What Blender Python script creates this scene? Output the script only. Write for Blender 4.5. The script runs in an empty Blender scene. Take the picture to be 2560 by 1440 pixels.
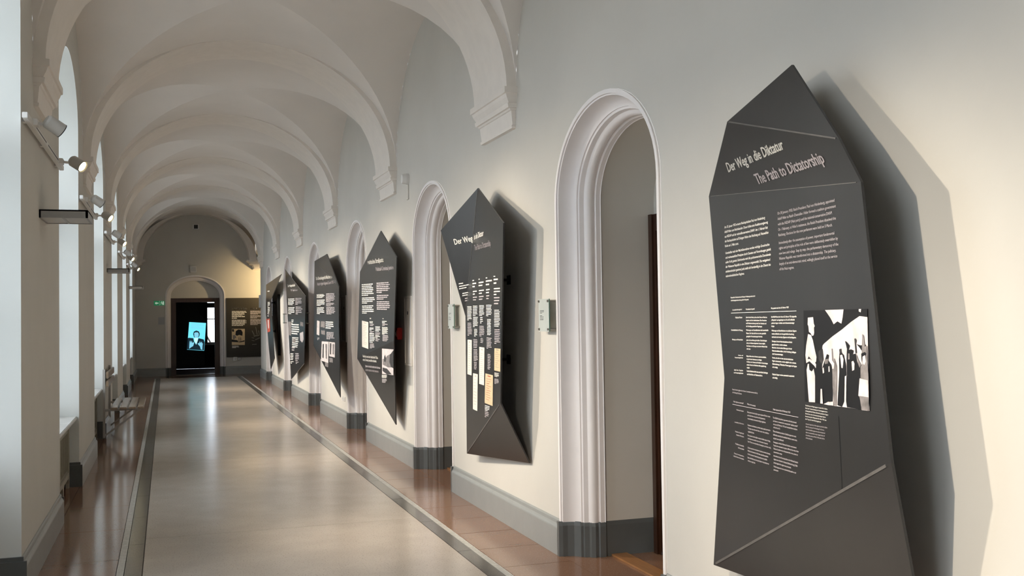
import bpy, bmesh, math, random
from mathutils import Vector, Matrix
random.seed(7)
scene = bpy.context.scene
COL = scene.collection
PI = math.pi

# ------------------------------------------------------------------ camera
FPX = 2585.0
EYE = Vector((0.0, 0.0, 1.6))
CR = Vector((0.9482505, -0.3171960, -0.0144112))
CU = Vector((0.0053959, -0.0292823, 0.9995566))
CF = Vector((0.3174773, 0.9479078, 0.0260554))
cd = bpy.data.cameras.new('camera')
cam = bpy.data.objects.new('camera', cd)
COL.objects.link(cam)
cd.sensor_width = 36.0
cd.lens = FPX / 2560.0 * 36.0
cd.clip_start = 0.05
M = Matrix((CR, CU, -CF)).transposed().to_4x4()
M.translation = EYE
cam.matrix_world = M
scene.camera = cam

# ------------------------------------------------------------------ sky, exposure
w = bpy.data.worlds.new('overcast_sky')
scene.world = w
w.use_nodes = True
nt = w.node_tree
nt.nodes.clear()
wo = nt.nodes.new('ShaderNodeOutputWorld')
bg = nt.nodes.new('ShaderNodeBackground')
tc = nt.nodes.new('ShaderNodeTexCoord')
nz = nt.nodes.new('ShaderNodeTexNoise')
nz.inputs['Scale'].default_value = 2.2
nz.inputs['Detail'].default_value = 4
rp = nt.nodes.new('ShaderNodeValToRGB')
rp.color_ramp.elements[0].position = 0.3
rp.color_ramp.elements[0].color = (0.74, 0.86, 1.0, 1)
rp.color_ramp.elements[1].position = 0.75
rp.color_ramp.elements[1].color = (0.95, 0.98, 1.0, 1)
nt.links.new(tc.outputs['Generated'], nz.inputs['Vector'])
nt.links.new(nz.outputs['Fac'], rp.inputs['Fac'])
nt.links.new(rp.outputs['Color'], bg.inputs['Color'])
bg.inputs['Strength'].default_value = 4.1
nt.links.new(bg.outputs[0], wo.inputs[0])
scene.view_settings.view_transform = 'Standard'
scene.view_settings.look = 'None'
scene.view_settings.gamma = 1.0
scene.view_settings.use_curve_mapping = False
scene.view_settings.exposure = 0.58

LAMP_W = 205.0
LAMP_COL = (1.0, 0.86, 0.68)

# ------------------------------------------------------------------ measured layout (metres)
RW, LW = 2.486, -0.805            # right and left wall planes
EW = 31.10                        # end wall
BAY = 4.226
SPR = 3.29                        # springing of the vault
RISE = 1.33
XC = (RW + LW) / 2
HA = (RW - LW) / 2
Y0 = 7.256                        # near face of transverse band 0
BW = 0.85                         # width of the band
BACK = Y0 - 3 * BAY + 0.3
RWEND = 29.35                     # the right wall stops here, side hall beyond


def ray(u, v):
    return CF + CR * ((u - 1280) / FPX) + CU * ((720 - v) / FPX)


def onx(u, v, x):
    d = ray(u, v)
    return EYE + d * (x / d.x)


def ony(u, v, y):
    d = ray(u, v)
    return EYE + d * (y / d.y)


# ------------------------------------------------------------------ materials
MATS = {}


def mat(name, col, rough=0.6, spec=0.5, metal=0.0, noise=0.0, nscale=20.0, bump=0.0, bscale=60.0,
        emit=None, estr=0.0, coat=0.0, stretch=None, col2=None, speck=None):
    if name in MATS:
        return MATS[name]
    m = bpy.data.materials.new(name)
    m.use_nodes = True
    t = m.node_tree
    b = t.nodes['Principled BSDF']
    b.inputs['Base Color'].default_value = (*col, 1)
    b.inputs['Roughness'].default_value = rough
    b.inputs['Metallic'].default_value = metal
    b.inputs['Specular IOR Level'].default_value = spec
    b.inputs['Coat Weight'].default_value = coat
    b.inputs['Coat Roughness'].default_value = 0.05
    if emit:
        b.inputs['Emission Color'].default_value = (*emit, 1)
        b.inputs['Emission Strength'].default_value = estr
    if noise or bump or speck:
        tcn = t.nodes.new('ShaderNodeTexCoord')
        mp = t.nodes.new('ShaderNodeMapping')
        if stretch:
            mp.inputs['Scale'].default_value = stretch
        t.links.new(tcn.outputs['Object'], mp.inputs['Vector'])
        src = None
        if noise:
            n = t.nodes.new('ShaderNodeTexNoise')
            n.inputs['Scale'].default_value = nscale
            n.inputs['Detail'].default_value = 5
            t.links.new(mp.outputs[0], n.inputs['Vector'])
            r = t.nodes.new('ShaderNodeValToRGB')
            c2 = col2 if col2 else tuple(max(0, c * (1 - noise)) for c in col)
            r.color_ramp.elements[0].position = 0.35
            r.color_ramp.elements[0].color = (*c2, 1)
            r.color_ramp.elements[1].position = 0.65
            r.color_ramp.elements[1].color = (*col, 1)
            t.links.new(n.outputs['Fac'], r.inputs['Fac'])
            src = r.outputs['Color']
        if speck:
            sc, scol, thr = speck
            v = t.nodes.new('ShaderNodeTexNoise')
            v.inputs['Scale'].default_value = sc
            v.inputs['Detail'].default_value = 3
            t.links.new(tcn.outputs['Object'], v.inputs['Vector'])
            r2 = t.nodes.new('ShaderNodeValToRGB')
            r2.color_ramp.elements[0].position = thr
            r2.color_ramp.elements[0].color = (0, 0, 0, 1)
            r2.color_ramp.elements[1].position = thr + 0.06
            r2.color_ramp.elements[1].color = (1, 1, 1, 1)
            t.links.new(v.outputs['Fac'], r2.inputs['Fac'])
            mx = t.nodes.new('ShaderNodeMix')
            mx.data_type = 'RGBA'
            t.links.new(r2.outputs['Color'], mx.inputs['Factor'])
            if src:
                t.links.new(src, mx.inputs[6])
            else:
                mx.inputs[6].default_value = (*col, 1)
            mx.inputs[7].default_value = (*scol, 1)
            src = mx.outputs[2]
        if src:
            t.links.new(src, b.inputs['Base Color'])
        if bump:
            n2 = t.nodes.new('ShaderNodeTexNoise')
            n2.inputs['Scale'].default_value = bscale
            n2.inputs['Detail'].default_value = 3
            t.links.new(mp.outputs[0], n2.inputs['Vector'])
            bp = t.nodes.new('ShaderNodeBump')
            bp.inputs['Strength'].default_value = bump
            bp.inputs['Distance'].default_value = 0.01
            t.links.new(n2.outputs['Fac'], bp.inputs['Height'])
            t.links.new(bp.outputs[0], b.inputs['Normal'])
    MATS[name] = m
    return m


wall_m = mat('wall_plaster', (0.63, 0.61, 0.56), 0.75, 0.25, noise=0.05, nscale=1.3, bump=0.12, bscale=14)
vault_m = mat('vault_plaster', (0.81, 0.765, 0.715), 0.85, 0.2, noise=0.04, nscale=1.5, bump=0.15, bscale=10)
trim_m = mat('trim_paint', (0.84, 0.785, 0.72), 0.5, 0.35, noise=0.04, nscale=9, bump=0.05, bscale=40)
arch_m = mat('architrave_paint', (0.90, 0.865, 0.855), 0.4, 0.4, noise=0.03, nscale=6, bump=0.04, bscale=25)
base_m = mat('grey_baseboard_paint', (0.30, 0.315, 0.31), 0.35, 0.5, noise=0.06, nscale=7, bump=0.04)
plinth_m = mat('dark_grey_plinth_paint', (0.115, 0.125, 0.125), 0.3, 0.5, noise=0.08, nscale=8, bump=0.04)
terr_m = mat('terrazzo_beige', (0.55, 0.485, 0.425), 0.21, 0.5, noise=0.09, nscale=3.0, bump=0.06, bscale=5,
             speck=(95, (0.33, 0.30, 0.26), 0.60))
bord_m = mat('terrazzo_brown', (0.265, 0.140, 0.085), 0.12, 0.5, noise=0.10, nscale=2.0, bump=0.02, bscale=8,
             speck=(120, (0.34, 0.24, 0.17), 0.60))
dark_m = mat('terrazzo_dark_grey', (0.12, 0.115, 0.105), 0.16, 0.5, noise=0.15, nscale=5, bump=0.02, bscale=8,
             speck=(120, (0.23, 0.22, 0.2), 0.6))
joint_m = mat('floor_joint', (0.05, 0.035, 0.025), 0.6, 0.2, noise=0.1)
mosaic_m = mat('pale_mosaic', (0.80, 0.79, 0.73), 0.25, 0.5, noise=0.25, nscale=30)
wood_dark = mat('dark_door_wood', (0.045, 0.017, 0.008), 0.3, 0.5, noise=0.4, nscale=6, stretch=(6, 6, 0.6), bump=0.05)
wood_sill = mat('threshold_wood', (0.36, 0.17, 0.065), 0.35, 0.5, noise=0.2, nscale=8, stretch=(8, 1, 1))
bench_wood = mat('bench_wood', (0.33, 0.24, 0.16), 0.25, 0.5, noise=0.35, nscale=7, stretch=(6, 0.8, 6))
bench_metal = mat('bench_metal', (0.42, 0.40, 0.37), 0.4, 0.5, metal=0.2)
white_pl = mat('white_plastic', (0.75, 0.74, 0.71), 0.4, 0.5)
grey_box = mat('grey_lacquer', (0.34, 0.345, 0.35), 0.4, 0.5, noise=0.05)
grey_pale = mat('pale_grey_diffuser', (0.55, 0.55, 0.54), 0.5, 0.4)
dark_pl = mat('dark_plastic', (0.015, 0.015, 0.017), 0.4, 0.5)
lamp_m = mat('lamp_housing', (0.52, 0.51, 0.48), 0.4, 0.5)
lens_m = mat('lit_lens', (1, 0.9, 0.7), 0.4, emit=(1.0, 0.80, 0.42), estr=16.0)
lens_off = mat('lens_seen_away', (0.9, 0.85, 0.7), 0.4, emit=(1.0, 0.80, 0.42), estr=16.0)
panel_m = mat('charcoal_steel', (0.024, 0.0238, 0.0245), 0.29, 0.5, noise=0.10, nscale=2.0, stretch=(3, 3, 0.4), bump=0.02, bscale=3)
panel_b = mat('black_steel_back', (0.006, 0.006, 0.006), 0.6, 0.2)
fold_m = mat('fold_highlight_grey', (0.12, 0.115, 0.11), 0.4, 0.5, noise=0.25, nscale=18)  # lighter grey painting the glint along the bent sheet edges
txt_w = mat('print_white', (0.86, 0.84, 0.79), 0.55, 0.3)
txt_l = mat('print_lilac', (0.50, 0.46, 0.48), 0.55, 0.3)
doc_m = mat('print_document', (0.80, 0.76, 0.68), 0.5, 0.3, noise=0.1, nscale=40)
doc_y = mat('print_old_document', (0.70, 0.56, 0.36), 0.5, 0.3, noise=0.15, nscale=40)
ph_k = mat('print_black', (0.006, 0.006, 0.007), 0.4, 0.4)
ph_w = mat('print_pale', (0.72, 0.66, 0.66), 0.5, 0.3, noise=0.22, nscale=22)
ph_g = mat('print_grey', (0.27, 0.25, 0.25), 0.5, 0.3, noise=0.5, nscale=26)
ph_d = mat('print_dark_grey', (0.05, 0.048, 0.05), 0.5, 0.3, noise=0.5, nscale=26)
doc_r = mat('print_red', (0.45, 0.08, 0.05), 0.5, 0.3)
red_m = mat('red_call_box', (0.62, 0.02, 0.02), 0.35, 0.5)
green_m = mat('exit_green', (0.02, 0.23, 0.10), 0.4, 0.5, emit=(0.02, 0.25, 0.10), estr=0.25)
signw_m = mat('exit_white', (0.7, 0.8, 0.7), 0.4, 0.5, emit=(0.6, 0.8, 0.65), estr=0.3)
steel_m = mat('brushed_steel', (0.30, 0.28, 0.25), 0.35, metal=1.0)
rad_m = mat('radiator_cover_paint', (0.30, 0.28, 0.21), 0.5, 0.4, noise=0.15, nscale=30, bump=0.1, bscale=120)
radf_m = mat('radiator_frame_paint', (0.40, 0.375, 0.30), 0.5, 0.4)
sill_m = mat('sill_stone', (0.62, 0.61, 0.58), 0.3, 0.5, noise=0.2, nscale=6)
frame_w = mat('window_frame_paint', (0.70, 0.70, 0.67), 0.4, 0.5)
revl_m = mat('reveal_paint', (0.74, 0.76, 0.73), 0.7, 0.3, noise=0.04, nscale=1.4, bump=0.1, bscale=10)
board_m = mat('end_board_print', (0.045, 0.040, 0.030), 0.5, 0.4, noise=0.12, nscale=2)
out_m = mat('outside_ground', (0.42, 0.43, 0.42), 0.9, 0.2, noise=0.2, nscale=0.5)
bark_m = mat('branch_bark', (0.03, 0.025, 0.02), 0.9, 0.1)


def glass_mat(name, tint, refl=0.08):
    m = bpy.data.materials.new(name)
    m.use_nodes = True
    t = m.node_tree
    t.nodes.clear()
    o = t.nodes.new('ShaderNodeOutputMaterial')
    tr = t.nodes.new('ShaderNodeBsdfTransparent')
    tr.inputs[0].default_value = (*tint, 1)
    g = t.nodes.new('ShaderNodeBsdfGlossy')
    g.inputs['Roughness'].default_value = 0.02
    mx = t.nodes.new('ShaderNodeMixShader')
    lw = t.nodes.new('ShaderNodeLayerWeight')
    lw.inputs['Blend'].default_value = 0.25
    mu = t.nodes.new('ShaderNodeMath')
    mu.operation = 'MULTIPLY'
    mu.inputs[1].default_value = refl * 6
    t.links.new(lw.outputs['Fresnel'], mu.inputs[0])
    t.links.new(mu.outputs[0], mx.inputs[0])
    t.links.new(tr.outputs[0], mx.inputs[1])
    t.links.new(g.outputs[0], mx.inputs[2])
    t.links.new(mx.outputs[0], o.inputs[0])
    return m


glass_m = glass_mat('window_glass', (0.96, 0.965, 0.97))
plaque_m = mat('frosted_glass_plaque', (0.60, 0.645, 0.615), 0.12, 0.5, noise=0.08, nscale=6)
plaque_edge = mat('green_glass_edge', (0.10, 0.20, 0.16), 0.15, 0.5)


# ------------------------------------------------------------------ mesh helpers
class MB:
    """collects faces and links them as one object"""
    def __init__(self):
        self.v = []
        self.f = []
        self.m = []

    def poly(self, pts, mi=0):
        n = len(self.v)
        self.v += [tuple(p) for p in pts]
        self.f.append(tuple(range(n, n + len(pts))))
        self.m.append(mi)

    def grid(self, rows, mi=0, flip=False, closed=False):
        n = len(self.v)
        k = len(rows[0])
        for r in rows:
            self.v += [tuple(p) for p in r]
        for i in range(len(rows) - 1):
            for j in range(k if closed else k - 1):
                j2 = (j + 1) % k
                a, b, c, d = n + i * k + j, n + i * k + j2, n + (i + 1) * k + j2, n + (i + 1) * k + j
                self.f.append((a, d, c, b) if flip else (a, b, c, d))
                self.m.append(mi)

    def box(self, x0, x1, y0, y1, z0, z1, mi=0):
        x0, x1 = min(x0, x1), max(x0, x1)
        y0, y1 = min(y0, y1), max(y0, y1)
        z0, z1 = min(z0, z1), max(z0, z1)
        n = len(self.v)
        self.v += [(x0, y0, z0), (x1, y0, z0), (x1, y1, z0), (x0, y1, z0),
                   (x0, y0, z1), (x1, y0, z1), (x1, y1, z1), (x0, y1, z1)]
        for q in ((0, 3, 2, 1), (4, 5, 6, 7), (0, 1, 5, 4), (1, 2, 6, 5), (2, 3, 7, 6), (3, 0, 4, 7)):
            self.f.append(tuple(n + i for i in q))
            self.m.append(mi)
        return self

    def bar(self, a, b, wd, ht, up=(0, 0, 1), mi=0):
        a, b, up = Vector(a), Vector(b), Vector(up)
        d = (b - a).normalized()
        s = d.cross(up)
        if s.length < 1e-4:
            s = d.cross(Vector((1, 0, 0)))
        s.normalize()
        t = s.cross(d).normalized()
        n = len(self.v)
        for p in (a, b):
            for i, j in ((-1, -1), (1, -1), (1, 1), (-1, 1)):
                self.v.append(tuple(p + s * (i * wd / 2) + t * (j * ht / 2)))
        for q in ((0, 1, 2, 3), (7, 6, 5, 4), (0, 4, 5, 1), (1, 5, 6, 2), (2, 6, 7, 3), (3, 7, 4, 0)):
            self.f.append(tuple(n + i for i in q))
            self.m.append(mi)
        return self

    def tube(self, a, b, r0, r1=None, seg=16, cap=True, mi=0):
        r1 = r0 if r1 is None else r1
        a, b = Vector(a), Vector(b)
        d = (b - a).normalized()
        s = d.orthogonal().normalized()
        t = d.cross(s)
        rows = []
        for p, r in ((a, r0), (b, r1)):
            rows.append([p + (s * math.cos(q) + t * math.sin(q)) * r for q in [2 * PI * i / seg for i in range(seg)]])
        self.grid(rows, mi, closed=True)
        if cap:
            self.poly(rows[0][::-1], mi)
            self.poly(rows[1], mi)
        return self

    def build(self, name, m, parent=None, smooth=False, bevel=0.0, weld=True):
        me = bpy.data.meshes.new(name)
        me.from_pydata(self.v, [], self.f)
        ms = m if isinstance(m, (list, tuple)) else [m]
        for q in ms:
            me.materials.append(q)
        me.polygons.foreach_set('material_index', self.m)
        if weld:
            bm = bmesh.new()
            bm.from_mesh(me)
            bmesh.ops.remove_doubles(bm, verts=bm.verts, dist=1e-5)
            bmesh.ops.recalc_face_normals(bm, faces=bm.faces)
            if bevel:
                es = [e for e in bm.edges if len(e.link_faces) == 2 and e.calc_face_angle(0) > 0.6]
                bmesh.ops.bevel(bm, geom=es, offset=bevel, segments=2, affect='EDGES', clamp_overlap=True)
            bm.to_mesh(me)
            bm.free()
        if smooth:
            me.polygons.foreach_set('use_smooth', [True] * len(me.polygons))
            try:
                me.set_sharp_from_angle(angle=math.radians(32))
            except Exception:
                pass
        o = bpy.data.objects.new(name, me)
        COL.objects.link(o)
        if parent:
            o.parent = parent
            o.matrix_parent_inverse = Matrix.Translation(-parent.location) if parent.parent is None else Matrix()
        return o


def tag(o, label=None, cat=None, group=None, kind=None):
    if label:
        o['label'] = label
    if cat:
        o['category'] = cat
    if group:
        o['group'] = group
    if kind:
        o['kind'] = kind
    return o


def empty(name, loc=(0, 0, 0), label=None, cat=None, group=None, kind=None):
    o = bpy.data.objects.new(name, None)
    o.empty_display_size = 0.1
    COL.objects.link(o)
    o.location = loc
    return tag(o, label, cat, group, kind)


def part(mb, name, m, root, **k):
    """mesh in world coordinates, parented so that it keeps its place"""
    me_o = mb.build(name, m, None, **k)
    base = root
    off = Vector((0, 0, 0))
    while base is not None:
        off += base.location
        base = base.parent
    me_o.data.transform(Matrix.Translation(-off))
    me_o.parent = root
    return me_o


def share(src, root, name, loc=(0, 0, 0)):
    c = src.copy()
    c.name = name
    COL.objects.link(c)
    c.parent = root
    c.location = loc
    return c


# ------------------------------------------------------------------ setting: vault
def ell(t, a, r):
    t = max(-1.0, min(1.0, t / a))
    return r * math.sqrt(max(0, 1 - t * t))


def vault_wall_z(y):
    """height of the vault where it meets the side walls"""
    k = math.floor((y - Y0) / BAY)
    q = y - Y0 - k * BAY
    if q < BW:
        return SPR
    hc = (BAY - BW) / 2
    return SPR + ell(q - BW - hc, hc, RISE)


NB = 32
bays = range(-3, 5)
vb = MB()


def add_bay(y0, y1):
    hb = (y1 - y0) / 2
    ym = (y0 + y1) / 2
    th = [PI * i / NB for i in range(NB + 1)]
    for wid in range(4):
        idx = {}

        def vid(i, j):
            if (i, j) not in idx:
                s = max(math.sin(th[i]), math.sin(th[j]))
                idx[(i, j)] = len(vb.v)
                vb.v.append((XC - HA * math.cos(th[i]), ym - hb * math.cos(th[j]), SPR + RISE * s))
            return idx[(i, j)]
        for i in range(NB):
            for j in range(NB):
                if (i < NB // 2) == (j < NB // 2):
                    tris = [((i, j), (i + 1, j), (i + 1, j + 1)), ((i, j), (i + 1, j + 1), (i, j + 1))]
                else:
                    tris = [((i, j), (i + 1, j), (i, j + 1)), ((i + 1, j), (i + 1, j + 1), (i, j + 1))]
                for t in tris:
                    ci = sum(a for a, b in t) / 3 - NB / 2
                    cj = sum(b for a, b in t) / 3 - NB / 2
                    if abs(ci) >= abs(cj):
                        g = 0 if ci < 0 else 1      # towards a side wall: cross barrel
                    else:
                        g = 2 if cj < 0 else 3
                    if g == wid:
                        vb.f.append(tuple(vid(*q) for q in t))
                        vb.m.append(0)


for k in bays:
    add_bay(Y0 + k * BAY + BW, Y0 + (k + 1) * BAY if k < 4 else Y0 + 5 * BAY)
add_bay(Y0 + 5 * BAY + BW, EW)
ceil = vb.build('ceiling', vault_m, weld=False, smooth=True)
tag(ceil, 'pale groin vaulted corridor ceiling with cross ribs', 'ceiling', kind='structure')

BP, BR = 0.075, 0.002          # projection of the band at its foot and at its crown
bandn = 0


def make_band(y0, y1, pj=BP):
    global bandn
    bandn += 1
    mb = MB()
    N = 48
    a2, r2 = HA - pj, RISE - BR
    inner0 = [(XC - a2 * math.cos(PI * i / N), y0, SPR + r2 * math.sin(PI * i / N)) for i in range(N + 1)]
    inner1 = [(x, y1, z) for x, y, z in inner0]
    out0 = [(XC - HA * math.cos(PI * i / N), y0, SPR + RISE * math.sin(PI * i / N) + .01) for i in range(N + 1)]
    out1 = [(x, y1, z) for x, y, z in out0]
    mb.grid([out0, inner0, inner1, out1])
    o = mb.build('trim_%d' % bandn, trim_m, smooth=True)
    tag(o, 'plastered transverse arch band across the vault', 'arch', 'transverse arch bands', kind='structure')


for k in range(-3, 6):
    make_band(Y0 + k * BAY, Y0 + k * BAY + BW)
make_band(EW - 0.50, EW - 0.001, 0.20)

# corbels under the bands
CORB = [(0.0, .102), (-.045, .102), (-.05, .09), (-.075, .082), (-.115, .060), (-.118, .072), (-.150, .066), (-.153, .05),
        (-.165, .044), (-.17, .036), (-.275, .024), (-.28, .034), (-.30, .030), (-.305, .0)]


def corbel(y0, y1, side):
    global bandn
    bandn += 1
    mb = MB()
    rows = []
    for dz, p in CORB:
        z = SPR + 0.005 + dz
        e = p * 0.75 - 0.035
        xw = RW + .01 if side > 0 else LW - .01
        xo = RW - p if side > 0 else LW + p
        rows.append([(xw, y0 - e, z), (xo, y0 - e, z), (xo, y1 + e, z), (xw, y1 + e, z)])
    mb.grid(rows, closed=True)
    mb.poly(rows[0])
    mb.poly(rows[-1])
    o = mb.build('trim_%d' % bandn, trim_m)
    tag(o, 'moulded white corbel carrying a vault arch on the %s wall' % ('right' if side > 0 else 'window'), 'corbel',
        'corbels on the %s wall' % ('right' if side > 0 else 'window'), kind='structure')


for k in range(-1, 6):
    for s in (-1, 1):
        corbel(Y0 + k * BAY + .01, Y0 + k * BAY + BW - .01, s)
# two console stones that carry the last arch against the end wall
for s in (-1, 1):
    bandn += 1
    mb = MB()
    rows = []
    for dz, p in CORB:
        p = p * 2.6
        z = SPR + .005 + dz * 0.9
        xw = RW + .16 if s > 0 else LW - .01
        xo = RW - p if s > 0 else LW + p
        rows.append([(xw, EW - .50 - p * .1, z), (xo, EW - .5 - p * .1, z), (xo, EW, z), (xw, EW, z)])
    mb.grid(rows, closed=True)
    mb.poly(rows[0])
    mb.poly(rows[-1])
    tag(mb.build('trim_%d' % bandn, trim_m), 'white corbel of the last arch against the end wall', 'corbel',
        'corbels at the end wall', kind='structure')

# ------------------------------------------------------------------ setting: right wall with arched door openings
DC, DH, DZ, DR = 5.690, 0.768, 2.34, 0.59      # door 0: centre, outer half width, springing, rise


def arch_z(d, half, zs, r):
    return zs + ell(d, half, r)


def door_centres():
    return [DC + k * BAY for k in range(0, 6)]


def wall_columns(mb, x, ys, zb, zt, flip=False):
    for a, b in zip(ys[:-1], ys[1:]):
        e = 1e-5
        za, zb2 = zb(a + e), zb(b - e)
        ta, tb = zt(a + e), zt(b - e)
        mb.poly([(x, a, za), (x, b, zb2), (x, b, tb), (x, a, ta)])


mb = MB()
ys = set([BACK, RWEND])
y = BACK
while y < RWEND:
    ys.add(round(y, 4))
    y += 0.15
for k in range(-3, 6):
    ys.add(round(Y0 + k * BAY, 4))
    ys.add(round(Y0 + k * BAY + BW, 4))
    hc = (BAY - BW) / 2
    for i in range(41):
        yy = Y0 + k * BAY + BW + hc - hc * math.cos(PI * i / 40)
        if yy < RWEND:
            ys.add(round(yy, 4))
RO = DH - 0.004
for c in door_centres():
    for i in range(41):
        ys.add(round(c - RO * math.cos(PI * i / 40), 4))
ys = sorted(q for q in ys if BACK <= q <= RWEND)


def right_bottom(y):
    for c in door_centres():
        if abs(y - c) < RO:
            return arch_z(y - c, RO, DZ, DR - .004)
    return -0.03


wall_columns(mb, RW, ys, right_bottom, vault_wall_z)
tag(mb.build('wall_right', wall_m, weld=False), 'long off-white wall with arched doorways and black exhibition panels', 'wall', kind='structure')

# moulding profile of the doorways: (inset from the outer edge, depth into the wall)
PROF = [(-.002, -.001), (-.002, -.014), (.024, -.014), (.026, -.004), (.034, -.002), (.036, .012), (.038, .030), (.044, .055),
        (.054, .078), (.068, .095), (.084, .105), (.092, .107), (.092, .116), (.098, .118), (.106, .120), (.112, .150), (.116, .154),
        (.128, .158), (.138, .170), (.142, .186), (.140, .202), (.132, .214), (.136, .216), (.142, .218), (.146, .222),
        (.146, .252), (.150, .256), (.128, .262)]
JD = 0.66                                   # depth of the door recess


def arch_path(half, zs, r, z0, n=28):
    pts = [(-half, z0), (-half, z0 + (zs - z0) * .5)]
    for i in range(n + 1):
        t = PI * i / n
        pts.append((-half * math.cos(t), zs + r * math.sin(t)))
    pts += [(half, z0 + (zs - z0) * .5), (half, z0)]
    return pts


def build_door(num, place, half, label, leaf=True, zs=DZ, r=DR):
    """place(s, d, z) -> world; s along the wall, d into the wall"""
    o = empty('door_%d' % num, place(0, 0, 0), label, 'doorway', kind='structure')
    mb = MB()
    rows = []
    for ins, d in PROF:
        rows.append([place(s, d, z) for s, z in arch_path(half - ins, zs, r - ins, 0.225)])
    mb.grid(rows)
    part(mb, 'architrave', arch_m, o, smooth=True)
    # grey painted foot of the moulding, slightly proud
    for sg in (-1, 1):
        mb = MB()
        rows = []
        foot = [(-.002, -.001), (-.004, -.03), (.028, -.03), (.036, -.004), (.038, .028), (.052, .07), (.084, .10), (.094, .102), (.096, .118),
                (.110, .122), (.118, .152), (.136, .160), (.146, .184), (.140, .208), (.150, .216), (.152, .256), (.134, .262), (.134, .30), (.134, JD)]
        for z in (-.02, .20, .228):
            q = 0.0 if z < .22 else -.006
            rows.append([place(sg * (half - i - q), d, z) for i, d in foot])
        mb.grid(rows)
        mb.poly([place(sg * (half - i + .006), d, .228) for i, d in foot] + [place(sg * (half + .0), JD, .228)])
        part(mb, 'plinth', plinth_m, o)
    # plaster lining of the recess
    mb = MB()
    hi = half - .128
    pa = arch_path(hi, zs, r - .128, .0)
    mb.grid([[place(s, .262, z) for s, z in pa], [place(s, JD, z) for s, z in pa]])
    part(mb, 'jamb', wall_m, o, smooth=True)
    FT = 2.26
    fh = hi - .005
    if leaf:
        mb = MB()
        up = [(s, z) for s, z in pa if z >= zs - .001]
        mb.poly([place(s, JD - .004, z) for s, z in [(-hi, FT)] + up + [(hi, FT)]])
        part(mb, 'tympanum', wall_m, o)
        mb = MB()
        t = .11
        for a, b, z0, z1 in ((-fh, -fh + t, 0, FT), (fh - t, fh, 0, FT), (-fh + t, fh - t, FT - t, FT)):
            p, q = place(a, JD - .05, z0), place(b, JD + .03, z1)
            mb.box(p[0], q[0], p[1], q[1], p[2], q[2])
            p, q = place(a + .03, JD - .065, z0), place(b - .03, JD - .049, z1 - (.03 if z1 == FT and z0 > 1 else 0))
            mb.box(p[0], q[0], p[1], q[1], p[2], q[2])
        part(mb, 'door_frame', wood_dark, o)
        mb = MB()
        a = fh - t
        for s0, s1 in ((-a, 0), (0, a)):
            for x0, x1, z0, z1 in ((s0, s0 + .09, .01, FT - t), (s1 - .09, s1, .01, FT - t), (s0 + .09, s1 - .09, .01, .22),
                                   (s0 + .09, s1 - .09, .95, 1.10), (s0 + .09, s1 - .09, FT - t - .12, FT - t)):
                p, q = place(x0, JD - .02, z0), place(x1, JD + .025, z1)
                mb.box(p[0], q[0], p[1], q[1], p[2], q[2])
            for z0, z1 in ((.22, .95), (1.10, FT - t - .12)):
                p, q = place(s0 + .09, JD, z0), place(s1 - .09, JD + .02, z1)
                mb.box(p[0], q[0], p[1], q[1], p[2], q[2])
        lf = part(mb, 'door_leaf', wood_dark, o)
        mb = MB()
        a0, a1, a2 = place(.05, JD - .02, 1.03), place(.05, JD - .07, 1.03), place(.17, JD - .07, 1.03)
        mb.tube(a0, a1, .011).tube(a1, a2, .010)
        part(mb, 'door_handle', steel_m, lf)
        mb = MB()
        p, q = place(-fh - .003, .30, 0.0), place(fh + .003, .41, .012)
        mb.box(p[0], q[0], p[1], q[1], p[2], q[2])
        part(mb, 'threshold', wood_sill, o)
    return o


which = ['nearest arched doorway, beside the large panel', 'second arched doorway from the camera', 'third arched doorway from the camera',
         'fourth arched doorway from the camera', 'fifth arched doorway from the camera', 'farthest arched doorway of the right wall']
for i, c in enumerate(door_centres()):
    build_door(i + 1, (lambda s, d, z, c=c: (RW + d, c + s, z)), DH, which[i] + ', white moulded surround and dark door')

# ------------------------------------------------------------------ setting: left wall with windows
WC, WH, WZ, WR = 9.915, 0.968, 3.40, 0.60
PIER0 = 6.655
NWIN = range(-3, 5)
SILL = 0.68
GX = LW - 0.42                               # window plane


def win_centres():
    return [WC + k * BAY for k in NWIN]


mb = MB()
ys = set([BACK, EW])
y = BACK
while y < EW:
    ys.add(round(y, 4))
    y += 0.15
for k in range(-3, 6):
    ys.add(round(Y0 + k * BAY, 4))
    ys.add(round(Y0 + k * BAY + BW, 4))
    hc = (BAY - BW) / 2
    for i in range(41):
        ys.add(round(Y0 + k * BAY + BW + hc - hc * math.cos(PI * i / 40), 4))
for c in win_centres():
    for i in range(41):
        ys.add(round(c - WH * math.cos(PI * i / 40), 4))
ys = sorted(q for q in ys if BACK <= q <= EW)


def left_bottom(y):
    for c in win_centres():
        if abs(y - c) < WH:
            return arch_z(y - c, WH, WZ, WR)
    return -0.03


def last_z(y):
    if y > Y0 + 5 * BAY + BW:
        hb = (EW - Y0 - 5 * BAY - BW) / 2
        return SPR + ell(y - (EW - hb), hb, RISE)
    return vault_wall_z(y)


wall_columns(mb, LW, ys, left_bottom, last_z)
tag(mb.build('wall_left', wall_m, weld=False), 'window wall of plain piers between tall arched windows', 'wall', kind='structure')

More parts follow.
